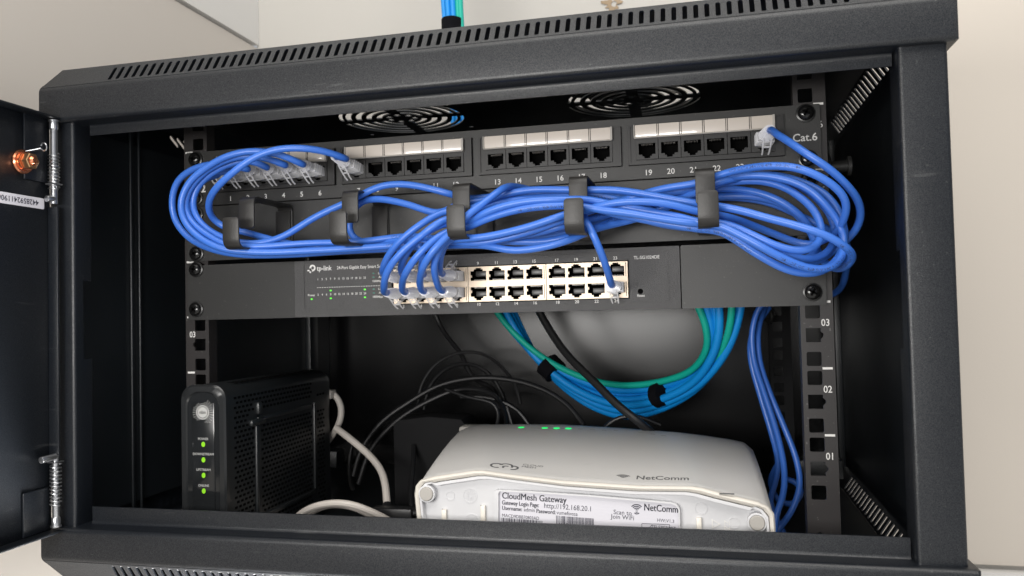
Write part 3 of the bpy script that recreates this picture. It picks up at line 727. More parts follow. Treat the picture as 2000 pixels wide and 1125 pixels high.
LOOP = {
 'r1': [('D', [(80, 200, -46), (300, 140, -52), (560, 110, -60), (800, 130, -64), (1000, 210, -64), (1150, 310, -62), (1240, 420, -58), (1230, 540, -52), (1170, 670, -42), (1060, 745, -30), (950, 795, -22), (850, 795, -20), (750, 760, -20), (600, 700, -22), (400, 622, -30), (250, 570, -44), (110, 540, -56)])],
 'r2': [('D', [(80, 240, -30), (250, 205, -34), (450, 190, -38), (650, 215, -42), (820, 270, -44), (950, 350, -46), (1060, 480, -46), (1150, 600, -44), (1192, 710, -44), (1195, 830, -48), (1180, 920, -54), (1110, 1000, -60), (980, 1035, -64), (850, 1010, -66), (700, 940, -68), (560, 868, -70), (400, 770, -70), (250, 690, -68), (130, 625, -66)])],
 'r3': [('D', [(80, 280, -24), (300, 240, -28), (520, 240, -34), (720, 300, -38), (850, 390, -42), (950, 480, -46), (1010, 580, -48), (1020, 680, -52), (1000, 770, -58), (940, 830, -64), (800, 850, -66), (650, 820, -66), (500, 760, -66), (350, 690, -64), (150, 615, -60)])],
 'r4': [('D', [(80, 320, -16), (300, 315, -20), (480, 345, -24), (650, 410, -26), (770, 490, -26), (870, 580, -24), (930, 680, -20), (955, 790, -16), (990, 900, -16), (1060, 985, -20), (1160, 1018, -30), (1250, 975, -46), (1288, 915, -56), (1265, 855, -64), (1180, 790, -70), (1050, 712, -72), (900, 660, -72), (700, 600, -70), (500, 550, -68), (300, 492, -66), (110, 460, -64)])],
 'r5': [('D', [(80, 375, -18), (300, 370, -20), (500, 395, -20), (700, 470, -18), (800, 560, -18), (900, 680, -18), (945, 800, -22), (940, 890, -30), (850, 935, -42), (750, 910, -50), (640, 860, -54), (500, 790, -56), (300, 700, -56), (150, 648, -54)])],
 'r6': [('D', [(80, 250, -38), (300, 200, -30), (500, 178, -26), (700, 200, -26), (900, 270, -28), (1050, 350, -32), (1130, 430, -34), (1200, 560, -34), (1232, 680, -34), (1220, 790, -36), (1185, 890, -42), (1090, 995, -50), (950, 1050, -56), (850, 1050, -60), (700, 1020, -62), (560, 950, -62), (400, 860, -62), (250, 760, -60), (130, 690, -58)])],
 'r7': [('D', [(80, 290, -18), (300, 222, -16), (500, 208, -16), (700, 235, -18), (850, 300, -20), (980, 400, -22), (1080, 520, -22), (1130, 650, -22), (1120, 770, -26), (1080, 850, -34), (1000, 905, -42), (900, 930, -48), (780, 908, -52), (640, 852, -54), (450, 775, -52), (300, 715, -50), (130, 662, -48)])],
 'r8': [('D', [(620, -165, -42), (720, -110, -50), (880, 0, -58), (1080, 130, -58), (1220, 260, -54), (1330, 400, -46), (1362, 530, -38), (1325, 660, -30), (1240, 760, -24), (1140, 840, -22), (1050, 910, -24), (950, 965, -30), (820, 965, -38), (650, 905, -46), (480, 815, -48), (300, 725, -48), (120, 655, -46)])],
}
INB = {
 'i1': [('C', [(1640, 240, -52), (1450, 210, -50), (1250, 175, -48), (1050, 150, -46), (880, 150, -46), (750, 148, -46), (500, 145, -44), (340, 170, -44), (200, 215, -48), (60, 290, -52)])],
 'i2': [('C', [(1650, 300, -60), (1500, 258, -64), (1350, 232, -66), (1150, 228, -66), (1000, 248, -64), (880, 282, -60), (720, 330, -50), (500, 405, -44), (300, 465, -44), (100, 490, -50), (20, 480, -56)])],
 'i3': [('C', [(1650, 362, -66), (1500, 320, -62), (1300, 290, -60), (1110, 258, -58), (880, 214, -60), (720, 214, -66), (500, 218, -68), (300, 252, -68), (150, 310, -66), (20, 390, -60)])],
 'i4': [('C', [(1650, 385, -66), (1350, 345, -66), (1150, 308, -66), (980, 288, -64), (860, 265, -62), (720, 256, -66), (500, 272, -68), (300, 315, -66), (150, 370, -64), (20, 425, -60)])],
 'i5': [('C', [(1650, 405, -56), (1400, 365, -50), (1200, 318, -46), (1000, 245, -40), (880, 205, -38), (720, 188, -38), (500, 192, -40), (300, 222, -44), (150, 270, -48), (20, 340, -54)])],
 'i6': [('C', [(1650, 415, -46), (1450, 340, -38), (1250, 260, -32), (1000, 195, -28), (750, 182, -28), (500, 180, -30), (250, 200, -36), (60, 235, -44)])],
 'i7': [('C', [(1650, 425, -60), (1400, 385, -58), (1200, 345, -54), (1000, 298, -48), (880, 240, -46), (720, 236, -50), (500, 245, -54), (300, 285, -56), (150, 345, -56), (20, 410, -52)])],
 'i8': [('C', [(1650, 412, -48), (1400, 378, -40), (1100, 290, -28), (900, 230, -22), (720, 200, -20), (560, 170, -20), (430, 138, -30), (340, 126, -46), (285, 145, -58), (150, 248, -66), (30, 335, -70)])],
}
DESC = {
 1: [('B', [(1690, 262, -54), (1550, 330, -60), (1400, 440, -62), (1305, 540, -60), (1250, 640, -54)])],
 2: [('B', [(1690, 335, -62), (1550, 402, -68), (1420, 500, -70), (1320, 600, -70), (1262, 700, -66), (1254, 780, -56)])],
 3: [('B', [(1690, 305, -66), (1590, 370, -70), (1500, 445, -68), (1405, 560, -64), (1370, 650, -54)])],
 4: [('B', [(1700, 400, -64), (1580, 475, -70), (1470, 580, -72), (1400, 680, -68), (1376, 755, -54)])],
 5: [('B', [(1800, 190, -46), (1650, 275, -46), (1400, 213, -44), (1200, 180, -42), (1085, 200, -38), (1022, 280, -34), (1000, 360, -32), (1015, 425, -32), (1080, 468, -34), (1180, 480, -38), (1350, 460, -44), (1480, 470, -52), (1530, 560, -56), (1515, 640, -50)])],
 6: [('B', [(1700, 425, -70), (1600, 520, -74), (1530, 620, -72), (1496, 740, -56)])],
 7: [('B', [(1760, 380, -58), (1690, 470, -58), (1650, 560, -56), (1642, 640, -50)])],
 8: [('B', [(1720, 440, -60), (1645, 520, -66), (1598, 620, -66), (1612, 735, -54)])],
}
chains = {1: ('o4', 'r3', 'i4', 4), 2: ('o2', 'r2', 'i3', 7), 3: ('o1', 'r5', 'i5', 3), 4: ('o6', 'r7', 'i8', 6), 5: ('o3', 'r1', 'i2', 8), 6: ('o5', 'r6', 'i7', 2), 7: ('o7', 'r4', 'i1', 1), 24: (None, 'r8', 'i6', 5)}
def bodyclear(path): return path
CR = 2.40
def prints(root, path, lo, hi, txt):
    """black lettering printed along the sheath, facing the camera side"""
    b = NB(); cum = 0.0; n = len(path); i0 = int(n*lo); pos = 0.0
    c = bpy.data.curves.new("t", 'FONT'); c.body = txt; c.size = 2.6; c.extrude = 0.02; c.align_y = 'CENTER'; c.resolution_u = 1
    t = curve_bm(c); L = [0]
    for i in range(i0, n-1): L.append(L[-1]+(path[i+1]-path[i]).length)
    for v in t.verts:
        s = v.co.x
        k = 0
        while k < len(L)-2 and L[k+1] < s: k += 1
        p = path[i0+k]; tg = (path[i0+k+1]-p).normalized(); q = p+tg*(s-L[k])
        vw = (CP-q).normalized(); vw = (vw-tg*vw.dot(tg)).normalized(); up = vw.cross(tg)
        a = v.co.y/CR+0.25
        v.co = q+vw*((CR+0.04)*math.cos(a))+up*((CR+0.04)*math.sin(a))
    merge(b, t); put("sheath_print", b, M['gwink'], root, smooth=False)
WHERE = {1: "outer bundle", }
LB = {
 1: "blue patch cable plugged above number 1, first in the patch panel row",
 2: "blue patch cable plugged above number 2, second plug from the left of the patch panel",
 3: "blue patch cable from port 3 making the outermost loop past the left rail",
 4: "blue patch cable from port 4 that rises across the second ring",
 5: "blue patch cable plugged above number 5 in the patch panel",
 6: "blue patch cable plugged above number 6 in the patch panel",
 7: "blue patch cable from port 7 arching high over the left six plugs",
 24: "blue patch cable from port 24 swinging widest around the right end",
}
for n, (o, r, i, sp) in chains.items():
    p0, l0 = ppp(n); p1, l1 = swp(sp)
    root = thing("patch_cable", LB[n], "cable", p0, "blue patch cables in the cable rings")
    od = (0, -1, 0)
    if n == 24: od = (0.12, -1, 0.12)
    elif n == 7: od = (-0.35, -1, 0.30)
    else: od = (-0.30, -1, 0.22)
    e0, d0 = plug(root, p0, l0, od, 25)
    e1, d1 = plug(root, p1, l1, (-0.05, -1, 0.02), 30)
    pts = [e0-d0*5, e0]
    if n != 24:
        for key, s in LEFT[n]: pts += seg_pts(key, s)
    if o:
        for key, s in OUT[o]: pts += seg_pts(key, s)
    for key, s in LOOP[r]: pts += seg_pts(key, s)
    for key, s in INB[i]: pts += seg_pts(key, s)
    for key, s in DESC[sp]: pts += seg_pts(key, s)
    pts += [e1+d1*2.5, e1-d1*5]
    path = spline(pts, 3.0, 5)
    ph = [random.uniform(0, 6) for _ in range(6)]
    path = [q+Vector((math.sin(m*0.11+ph[0])+math.sin(m*0.047+ph[1]), 0.6*math.sin(m*0.09+ph[2]), math.sin(m*0.13+ph[3])+math.sin(m*0.05+ph[4])))*0.42*min(1, m/12, (len(path)-1-m)/12) for m, q in enumerate(path)]
    b = NB(); tube(b, path, CR, 14); put("sheath", b, M['blue'], root)
    f = {5: .55, 6: .70, 1: .80, 24: .55, 2: .67, 7: .62}.get(n)
    if f: prints(root, path, 0.30, 1, 'UTP CAT.6 24AWG 4PR  ISO/IEC 11801'); prints(root, path, 0.45, 1, 'UTP CAT.6 24AWG 4PR'); prints(root, path, f, 1, "UTP CAT.6 24AWG 4PR  ISO/IEC 11801")
# the ninth cable: from switch port 24 up behind the fourth ring, round the right end, down behind the panels
p1, l1 = swp(24)
root = thing("patch_cable", "single blue cable plugged into switch port 24, hanging alone from the fourth ring", "cable", p1, "blue patch cables in the cable rings")
e1, d1 = plug(root, p1, l1, (-0.02, -1, 0.05), 24)
pts = [e1-d1*5, e1+d1*1]+[P(*q) for q in ((1191, 545, -40), (1182, 515, -52), (1166, 475, -60), (1150, 440, -60), (1138, 418, -50), (1150, 398, -34), (1220, 388, -20), (1330, 392, -16), (1420, 385, -14), (1500, 395, -14), (1570, 425, -14), (1620, 450, -14), (1652, 470, 0))]
pts += [Vector((258, 30, 150)), Vector((256, 60, 140)), Vector((240, 90, 134))]+[P(*q) for q in ((1490, 592, 110), (1470, 640, 110), (1472, 700, 108), (1492, 765, 100), (1516, 840, 90), (1531, 910, 75), (1530, 965, 60), (1515, 1010, 48), (1512, 1060, 40), (1500, 1110, 60))]
path = spline(pts, 3, 4); b = NB(); tube(b, path, CR, 14); put("sheath", b, M['blue'], root)
# second blue cord in the lower right
root = thing("patch_cable", "slack blue cable curving down beside the white gateway, right of its twin", "cable", P(1500, 1060, 40), "blue cords beside the gateway")
pts = [P(*q) for q in ((1560, 500, 150), (1520, 560, 150), (1494, 600, 130), (1481, 645, 118), (1484, 705, 112), (1503, 765, 104), (1532, 835, 96), (1556, 900, 90), (1562, 950, 84), (1545, 1000, 76), (1520, 1035, 66), (1500, 1075, 60))]
b = NB(); tube(b, spline(pts, 3, 3), CR, 14); put("sheath", b, M['blue'], root)
root = thing("patch_cable", "blue cable loop low in the right corner, tucked behind the hanging pair", "cable", P(1540, 1060, 90), "blue cords beside the gateway")
pts = [P(*q) for q in ((1502, 600, 135), (1468, 655, 125), (1466, 700, 122), (1484, 770, 118), (1508, 850, 112), (1520, 905, 112), (1512, 950, 112), (1504, 980, 110), (1515, 1010, 106), (1545, 1070, 90))]
b = NB(); tube(b, spline(pts, 3, 3), CR, 14)
tube(b, spline([P(*q) for q in ((1520, 905, 112), (1505, 940, 120), (1518, 975, 120), (1548, 985, 116), (1566, 960, 116), (1556, 942, 118), (1530, 935, 122))], 3, 2), CR, 14)
put("sheath", b, M['blue'], root)

# ------------------------------------------------------------------ structured cabling bundle behind the switch
bun = thing("cable_bundle", "bundle of azure and teal network cables drooping under the switch, tied with black straps", "cable bundle", P(1200, 800, 170))
track = [(960, 560, 215), (985, 612, 212), (1022, 670, 208), (1075, 722, 202), (1140, 762, 192), (1210, 782, 178), (1285, 774, 158), (1345, 742, 136), (1395, 690, 112), (1425, 640, 98), (1440, 590, 90), (1445, 540, 95)]
offs = [(-18, -14, 't'), (-9, 3, 'b'), (2, 14, 'b'), (14, 6, 'b'), (10, 16, 't'), (-16, -14, 'b'), (0, -4, 'b'), (22, 6, 'b')]
ends = [(1331, 't'), (1356, 'b'), (1368, 'b'), (1384, 'b'), (1430, 't'), (1396, 'b'), (1453, 'b'), (1449, 'b')]
offr = [-30, -20, -10, -2, 14, 9, 20, 30]
def bcable(k):
    du, dv, c = offs[k]; xe = ends[k][0]; pts = []; fr = -14 if k == 4 else 0
    for j, (u, v, y) in enumerate(track):
        f = max(0, (j-6)/5.0); f = min(1, f)
        ang = [0.9, 0.85, 0.75, .6, .35, .1, -.25, -.5, -.7, -.8, -.9, -.9][j]
        r = offr[k]*((1.45, 1.4, 1.25, 1.05)[j] if j < 4 else 1.0)
        # offset across the bundle (normal of the track) then fan out to the end position
        nx, ny = math.sin(ang), math.cos(ang)
        uu = u+nx*r*(1-f); vv = v+ny*r*(1-f)
        uu = uu+(xe-u)*f; yy = y+dv*0.6*(1-f)+fr*f
        pts.append(P(uu, vv, yy))
    return spline(pts, 4, 4)
for k in range(8):
    c = ends[k][1]; b = NB(); tube(b, bcable(k), 3.5 if c == 'b' else 3.0, 12); put("sheath", b, M['blue2'] if c == 'b' else M['teal'], bun)
def strap(parent, c, d, rx, ry, w, name="strap"):
    b = NB(); lathe(b, Vector(c)-Vector(d).normalized()*w/2, d, [(0, 1), (0.4, 1.06), (w-0.4, 1.06), (w, 1)], n=28, sx=rx, sy=ry, up=(0, 1, 0.05)); return put(name, b, M['velcro'], parent)
strap(bun, P(1077, 719, 203), P(1100, 745, 200)-P(1055, 700, 206), 11.5, 16, 14)
strap(bun, P(1293, 768, 156), P(1310, 762, 150)-P(1270, 776, 162), 11.0, 15.5, 9)
# the same cables leaving above the cabinet
top = thing("cable_bundle", "upright bundle of blue and teal cables rising above the cabinet, wrapped by a black band", "cable bundle", (-76, 200, 316))
for k, (dx, dy, c) in enumerate([(-8, 0, 'b'), (-5, 4, 'b'), (-3, -3.5, 'b'), (0, 3, 'b'), (2.2, -3.8, 'b'), (5, 3.5, 'b'), (6.4, -1.5, 't'), (8.6, 2, 'b'), (9.6, -2.4, 't')]):
    b = NB(); pts = [Vector((-76+dx*1.3+9, 200+dy, 317)), Vector((-76+dx+5, 200+dy, 350)), Vector((-76+dx, 200+dy, 425)), Vector((-78+dx*1.1, 202+dy, 470)), Vector((-80+dx*1.3, 215+dy*2, 560)), Vector((-80+dx*1.5, 260+dy*2, 720))]
    tube(b, spline(pts, 8, 2), 2.7, 10); put("sheath", b, M['blue2'] if c == 'b' else M['teal'], top)
strap(top, (-76, 200, 421), (0, 0, 1), 10.5, 13.5, 14, "band")

# ------------------------------------------------------------------ loose cords inside
def cord(label, pts, r, m, name="power_lead", cat="cord", group=None, extra=None):
    b = NB(); tube(b, spline([P(*q) for q in pts], 4, 4), r, 10)
    if extra: extra(b)
    return solo(put(name, b, m), label, cat, group)
cord("thick glossy black power cord slanting down in front of the azure bundle", [(1030, 560, 150), (1062, 625, 145), (1105, 690, 130), (1160, 745, 115), (1205, 790, 105), (1250, 826, 100), (1300, 870, 120)], 3.5, M['black'])
cord("thin black cord arching highest behind the white gateway", [(815, 800, 250), (822, 755, 250), (850, 712, 250), (895, 689, 250), (945, 692, 250), (985, 722, 245), (1008, 755, 240), (1016, 790, 235)], 1.7, M['black'])
cord("grey black cord sweeping from the modem side to the back right", [(690, 930, 200), (705, 880, 205), (745, 825, 210), (800, 785, 214), (860, 752, 216), (930, 738, 216), (1000, 742, 214), (1065, 762, 210), (1110, 792, 205), (1140, 830, 200)], 2.6, M['black'])
cord("black cord running just below the grey black one", [(700, 945, 192), (722, 882, 196), (775, 822, 200), (840, 782, 204), (900, 760, 206), (960, 768, 200), (985, 800, 190), (990, 840, 170)], 2.4, M['black'])
cord("short black lead dropping in front of the back panel near the top", [(845, 600, 300), (862, 640, 300), (885, 672, 290), (900, 690, 280), (925, 740, 270), (965, 760, 260), (975, 800, 250)], 2.6, M['black'])
cord("black coiled lead curving low between adapter and gateway", [(870, 760, 170), (910, 775, 165), (968, 790, 160), (975, 815, 158), (962, 850, 150)], 1.7, M['black'])
cord("thin black lead looping beneath the highest arch", [(828, 800, 262), (840, 752, 262), (880, 715, 260), (925, 712, 258), (960, 735, 255), (985, 780, 250), (1000, 830, 245)], 2.2, M['black'])
cord("black lead bending down to the right behind the gateway centre", [(900, 775, 230), (960, 778, 228), (1010, 800, 226), (1040, 840, 224)], 2.4, M['black'])
cord("black lead curling low just above the right half of the gateway", [(1175, 840, 160), (1200, 818, 160), (1240, 812, 162), (1290, 830, 165)], 1.9, M['black'])
cord("slack black lead hanging along the dark back left of the adapter", [(690, 860, 240), (682, 910, 235), (690, 960, 225), (720, 1000, 210)], 2.6, M['black'])
# white data cords of the modem
b = NB()
tube(b, spline([P(*q) for q in ((625, 762, 140), (648, 766, 140), (664, 785, 140), (667, 812, 138), (657, 838, 138), (640, 862, 142), (620, 885, 150))], 4, 3), 3.0, 10)
box(b, P(642, 772, 136)-Vector((5, 6, 3)), P(642, 772, 136)+Vector((5, 6, 5)), bev=1)
solo(put("data_cable", b, M['cream']), "short white cord bowing out of the back of the black modem", "cord")
b = NB()
tube(b, spline([P(*q) for q in ((655, 835, 130), (690, 862, 126), (722, 890, 118), (744, 918, 104), (753, 950, 88), (756, 990, 70))], 4, 3), 3.2, 10)
solo(put("data_cable", b, M['cream']), "long white cord falling from behind the modem to a black connector", "cord")
b = NB(); cyl(b, P(756, 985, 72), P(758, 1015, 58), 4.0, n=16, bev=0.8); box(b, P(735, 1008, 62)-Vector((2, 7, 5)), P(790, 1003, 60)+Vector((8, 7, 5)), bev=2)
tube(b, spline([P(*q) for q in ((790, 1004, 60), (815, 1000, 60), (840, 1010, 70))], 4, 2), 2.6, 10)
solo(put("cable_connector", b, M['black']), "black inline connector low between modem and gateway", "connector")
b = NB()
tube(b, spline([P(*q) for q in ((560, 1030, 40), (590, 1001, 35), (630, 985, 32), (680, 984, 32), (735, 1004, 40), (765, 1020, 50))], 4, 3), 2.9, 10)
solo(put("data_cable", b, M['cream']), "white cord lying along the lower lip, front one of the two", "cord")
b = NB()
tube(b, spline([P(*q) for q in ((575, 1030, 52), (610, 998, 48), (650, 985, 46), (690, 990, 44), (730, 1010, 50), (745, 1030, 55))], 4, 3), 2.9, 10)
solo(put("data_cable", b, M['cream']), "white cord lying along the lower lip, behind the front one", "cord")
# black power adapter
a0 = P(772, 885, 170); a1 = P(905, 822, 170)
pa = thing("power_adapter", "matt black plug adapter lying behind and left of the white gateway", "power adapter", (a0.x, 170, -52))
b = NB()
t = plate2d([(a0.x, -52), (a1.x, -52), (a1.x, a1.z-4), (a1.x-3, a1.z), ((a0.x+a1.x)/2, a1.z+2.5), (a0.x+6, a1.z-1), (a0.x, a1.z-5)], [], 38, 1.5)
merge(b, tf(t, front((0, 190, 0)))); put("case", b, M['matte'], pa)
b = NB(); tube(b, spline([Vector((a0.x+20, 168, 5)), Vector((a0.x+26, 150, -8)), Vector((a0.x+34, 120, -34)), Vector((a0.x+40, 110, -48))], 4, 1), 2.4, 10); put("lead", b, M['black'], pa)
b = NB(); q = P(925, 850, 128); box(b, q-Vector((12, 8, 60)), q+Vector((16, 10, 9)), bev=3)
solo(put("wall_plug", b, M['gwfoot']), "pale grey plug block peeking out behind the left edge of the gateway", "plug")

# ------------------------------------------------------------------ white gateway
gw = thing("gateway", "white wedge shaped internet gateway with feet and label facing out, green lights on top", "gateway", (85, 30, -52))
front_o = [(-30.5, -52), (-32.8, -10), (-34.2, 8), (-33.2, 14), (-30, 17.6), (-19, 20.2), (8, 24.6), (14, 24.8), (34, 22.6), (68, 19.4), (118, 17.4), (150, 17.9), (157, 17.0), (168, 14.2), (190, 9.4), (196, 7.0), (199.5, 2.5), (200, -6), (199, -52)]
back_o = [(-44, -40), (-47, 0), (-50.5, 22), (-50.0, 27), (-47.5, 30.5), (-43, 32.8), (-30, 34.8), (-20, 35.3), (0, 35.9), (40, 36.0), (90, 33.6), (128, 31), (140, 30.2), (160, 28), (180, 25.2), (190, 23.2), (196, 18), (198.5, 8), (199, -40)]
def lerp(a, b_, t): return a+(b_-a)*t
def loftrows(rows):
    t = NB(); vs = [[t.verts.new(p) for p in r] for r in rows]; n = len(rows[0])
    for i in range(len(vs)-1):
        for k in range(n): t.faces.new((vs[i][k], vs[i][(k+1) % n], vs[i+1][(k+1) % n], vs[i+1][k]))
    return t, vs
def densify(o, m=3):
    out = []
    for i in range(len(o)):
        a = o[i]; c = o[(i+1) % len(o)]
        for k in range(m): out.append((lerp(a[0], c[0], k/m), lerp(a[1], c[1], k/m)))
    return out
FO, BO = densify(front_o), densify(back_o)
def ring_at(t, y, ins=0.0):
    c = (84, -8); out = []
    for a, c2 in zip(FO, BO):
        x = lerp(a[0], c2[0], t); z = lerp(a[1], c2[1], t)+3.2*math.sin(math.pi*t)
        if ins:
            dx, dz = c[0]-x, c[1]-z; l = math.hypot(dx, dz); sx = ins*(1 if dx > 0 else -1) if abs(dx) > 95 else ins*dx/l; sz = ins*dz/l
            # inset mostly vertically along the long edge
            x += sx; z += ins*(-1 if z > -8 else 1)*(1 if abs(dx) < 108 else 0.5)
        out.append(Vector((x, y, z)))
    return out
YG = -47
rows = [ring_at(0, YG+1.5, 2.6), ring_at(0, YG, 1.8), ring_at(0, YG-0.6, 0.6), ring_at(0, YG+0.6, -0.4), ring_at(0, YG+3.5, -0.6), ring_at(0.01, YG+5.2, 0.0)]
t, vs = loftrows(rows); put("front_rim", t, M['gwrim'], gw, sharp=60)
rows = [ring_at(0.01, YG+5.2, 0.5), ring_at(0.02, YG+6.5, 0.1)]+[ring_at(f, YG+6.5+155*f) for f in (0.04, .15, .3, .45, .6, .75, .9)]+[ring_at(0.97, YG+6.5+155*.97, 1.0), ring_at(1.0, YG+6.5+157, 4.0)]
t, vs = loftrows(rows); t.faces.new(vs[-1]); bmesh.ops.recalc_face_normals(t, faces=t.faces); shell = put("shell", t, M['gwtop'], gw, sharp=50)
# base plate, recessed, with its own raised edge
rows = [ring_at(0, YG+4.5, 3.0), ring_at(0, YG+0.8, 3.0), ring_at(0, YG+0.4, 3.3), ring_at(0, YG+0.4, 4.6), ring_at(0, YG+0.8, 4.9), ring_at(0, YG+5.5, 5.0)]
t, vs = loftrows(rows); t.faces.new(vs[-1]); bmesh.ops.recalc_face_normals(t, faces=t.faces); base = put("base_plate", t, M['gwbase'], gw, sharp=40)
def foot(x, z):
    b = NB(); lathe(b, (x, YG+6, z), (0, -1, 0), [(0, 5.9), (5.8, 5.9), (6.2, 5.6), (6.2, 4.9), (5.0, 4.9)], n=32); put("foot_socket", b, M['gwbase'], gw)
    b = NB(); lathe(b, (x, YG+5, z), (0, -1, 0), [(0, 4.7), (5.6, 4.7), (6.2, 4.2)], n=32); put("rubber_foot", b, M['gwfoot'], gw)
foot(-27.3+1.6, 9.0); foot(190.4-0.8, -2.6)
b = NB()
for x, z0, z1 in ((-14.5, -14, -2), (13.0, -12, 1.5), (154.5, -16, -1.5), (171.5, -20, -9)):
    box(b, (x-1.6, YG+2.2, z0), (x+1.6, YG+5.4, z1), bev=0.3)
put("base_rib", b, M['gwrim'], gw)
b = NB()
for x, z0, z1 in ((-16.3, -14, -2), (11.1, -12, 1.5)): box(b, (x-0.3, YG+4.9, z0), (x+0.5, YG+5.45, z1))
box(b, (167.5, YG-0.9, 14.6), (176.5, YG+0.2, 15.2)); 
put("moulding_gap", b, M['gwink2'], gw)
# embossed moulding marks
b = NB()
for x, z, r in ((-10.5, 7.0, 3.2), (3.5, 7.5, 5.0), (4.5, -9.5, 5.0), (156, 4.0, 4.0), (176, -4.5, 3.6)):
    merge(b, tf(plate2d(circ(x, z, r, 24), [circ(x, z, r-0.5, 24)], 0.4), front((0, YG+5.3, 0))))
for cx, cz in ((3.5, 7.5), (4.5, -9.5)):
    for k in range(12):
        a = 2*math.pi*k/12; t = NB(); box(t, (1.2, -0.1, -0.25), (4.0, 0.1, 0.25)); tf(t, Matrix.Translation((cx, YG+5.2, cz)) @ Matrix.Rotation(a, 4, 'Y')); merge(b, t)
put("moulded_mark", b, M['gwbase'], gw)
b = NB(); tri = [(0, 0), (5, 2.4), (0, 5)]
merge(b, tf(plate2d([(0, 0), (5.4, 3), (0, 6)], [[(0.6, 1), (4.2, 3), (0.6, 5)]], 0.3), front((162.5, YG+5.2, -8.5))))
merge(b, text("ZZT", 5, frame_m((171.5, YG+5.15, -7.5), (0, 0, -1), (1, 0, 0)), bold=0.02)); put("recycling_mark", b, M['white'], gw, smooth=False)
# label: raised frame and paper
def gp(u, v): q = P(u, v, YG+1.2); return (q.x, q.z)
lo = [(gp(964, 1080)), (gp(1329, 1080)), gp(1328, 995), gp(1322, 985), gp(1310, 981), gp(1150, 967), gp(1040, 960), gp(970, 957), gp(965, 960)]
li = [(lo[0][0]+3, -44), (lo[1][0]-1.0, -44), (lo[2][0]-1.0, lo[2][1]-0.4), (lo[3][0]-0.8, lo[3][1]-0.8), (lo[4][0], lo[4][1]-1.0), (lo[5][0], lo[5][1]-1.0), (lo[6][0], lo[6][1]-0.9), (lo[7][0]+2, lo[7][1]-0.9), (lo[8][0]+3, lo[8][1]-1.0)]
lo[0] = (lo[0][0], -45); lo[1] = (lo[1][0], -45)
b = plate2d(lo, [li], 4.0); tf(b, front((0, YG+3.2, 0))); put("label_frame", b, M['gwbase'], gw)
b = plate2d(li, [], 0.4); tf(b, front((0, YG+3.6, 0))); lab = put("information_label", b, M['gwlabel'], gw)
YL = YG+3.3
q0 = P(980, 975, YL); q1 = P(1310, 1003, YL); sl = math.atan2(-(8.0), 0) 
b = NB()
def lt(s, size, u, v, bold=0.0, align='LEFT', sx=1.0, ang=0.0):
    q = P(u, v, YL); merge(b, text(s, size, front((q.x, YL, q.z)) @ Matrix.Rotation(math.radians(-2.4)+ang, 4, 'Z'), align=align, bold=bold, sx=sx))
lt("CloudMesh Gateway", 6.0, 980, 968.0, 0.0, sx=0.86); lt("CloudMesh Gateway", 6.0, 980.6, 968.0, 0.0, sx=0.86)
lt("Gateway Login Page:", 4.0, 980, 981.5, 0.0, sx=0.76); lt("Gateway Login Page:", 4.0, 980.5, 981.5, 0.0, sx=0.76); lt("http://192.168.20.1", 4.7, 1062, 987.5, 0.0, sx=0.90)
lt("Username:", 3.8, 980, 992.0, 0.0, sx=0.84); lt("Username:", 3.8, 980.5, 992, 0.0, sx=0.84); lt("admin", 3.5, 1023, 995.3, sx=0.9); lt("Password:", 3.8, 1047, 998.0, 0.0, sx=0.84); lt("Password:", 3.8, 1047.5, 998, 0.0, sx=0.84); lt("vumefsvssa", 3.5, 1087, 1001.2, sx=0.9)
lt("MAC:", 3.0, 980, 1006.5, 0.0); lt("D9DBB70803AD", 3.1, 998, 1008.5, sx=0.88)
lt("NetComm", 6.2, 1257, 991, 0.0, sx=0.80); lt("NetComm", 6.2, 1257.7, 991, 0.0, sx=0.80); lt("Scan to", 4.0, 1216, 1001.5, 0.0, 'CENTER'); lt("Join WiFi", 4.0, 1216, 1010.5, 0.0, 'CENTER')
lt("HW:V1.3", 2.9, 1283, 1016, 0.0); lt("TELEPERMIT", 3.2, 1271, 1029, 0.0, sx=0.93); lt("WiFi Network Name:", 3.4, 1092, 1025, 0.0)
def bars(u0, v0, u1, h, seed):
    rr = random.Random(seed); a = P(u0, v0, YL); c = P(u1, v0, YL); x = a.x
    while x < c.x:
        w_ = rr.choice((0.25, 0.25, 0.45, 0.7)); dz = (x-a.x)*-0.042; box(b, (x, YL-0.04, a.z-h+dz), (min(x+w_, c.x), YL+0.04, a.z+dz)); x += w_+rr.choice((0.25, 0.3, 0.5))
bars(979, 1011, 1060, 9, 3); bars(1086, 1007, 1160, 6.2, 5)
for r in (0.8, 1.9, 3.0, 4.1):
    q = P(1243.5, 996, YL); n = 10; a0_, a1_ = math.radians(42), math.radians(138)
    pl_ = [((r+0.32)*math.cos(lerp(a0_, a1_, k/n))*1.05, (r+0.32)*math.sin(lerp(a0_, a1_, k/n))) for k in range(n+1)]+[((r-0.32)*math.cos(lerp(a1_, a0_, k/n))*1.05, (r-0.32)*math.sin(lerp(a1_, a0_, k/n))) for k in range(n+1)]
    merge(b, tf(plate2d(pl_, [], 0.08), front((q.x, YL, q.z-1.6+0.9))))
    if r < 2: merge(b, tf(plate2d([(x, -y) for x, y in pl_][::-1], [], 0.08), front((q.x, YL, q.z-0.6))))
q = P(1253, 1022, YL); r1_ = P(1309, 1045, YL)
merge(b, tf(plate2d(rect(q.x, r1_.z-4, r1_.x, q.z, 0.5), [rect(q.x+0.3, r1_.z-3.7, r1_.x-0.3, q.z-0.3, 0.4)], 0.08), front((0, YL, 0))))
merge(b, tf(plate2d([(0, 0), (1.2, -2.2), (6, 3.6), (1.2, -0.6)], [], 0.08), front((q.x+1, YL, q.z-4.0))))
put("label_print", b, M['gwink'], lab, smooth=False)
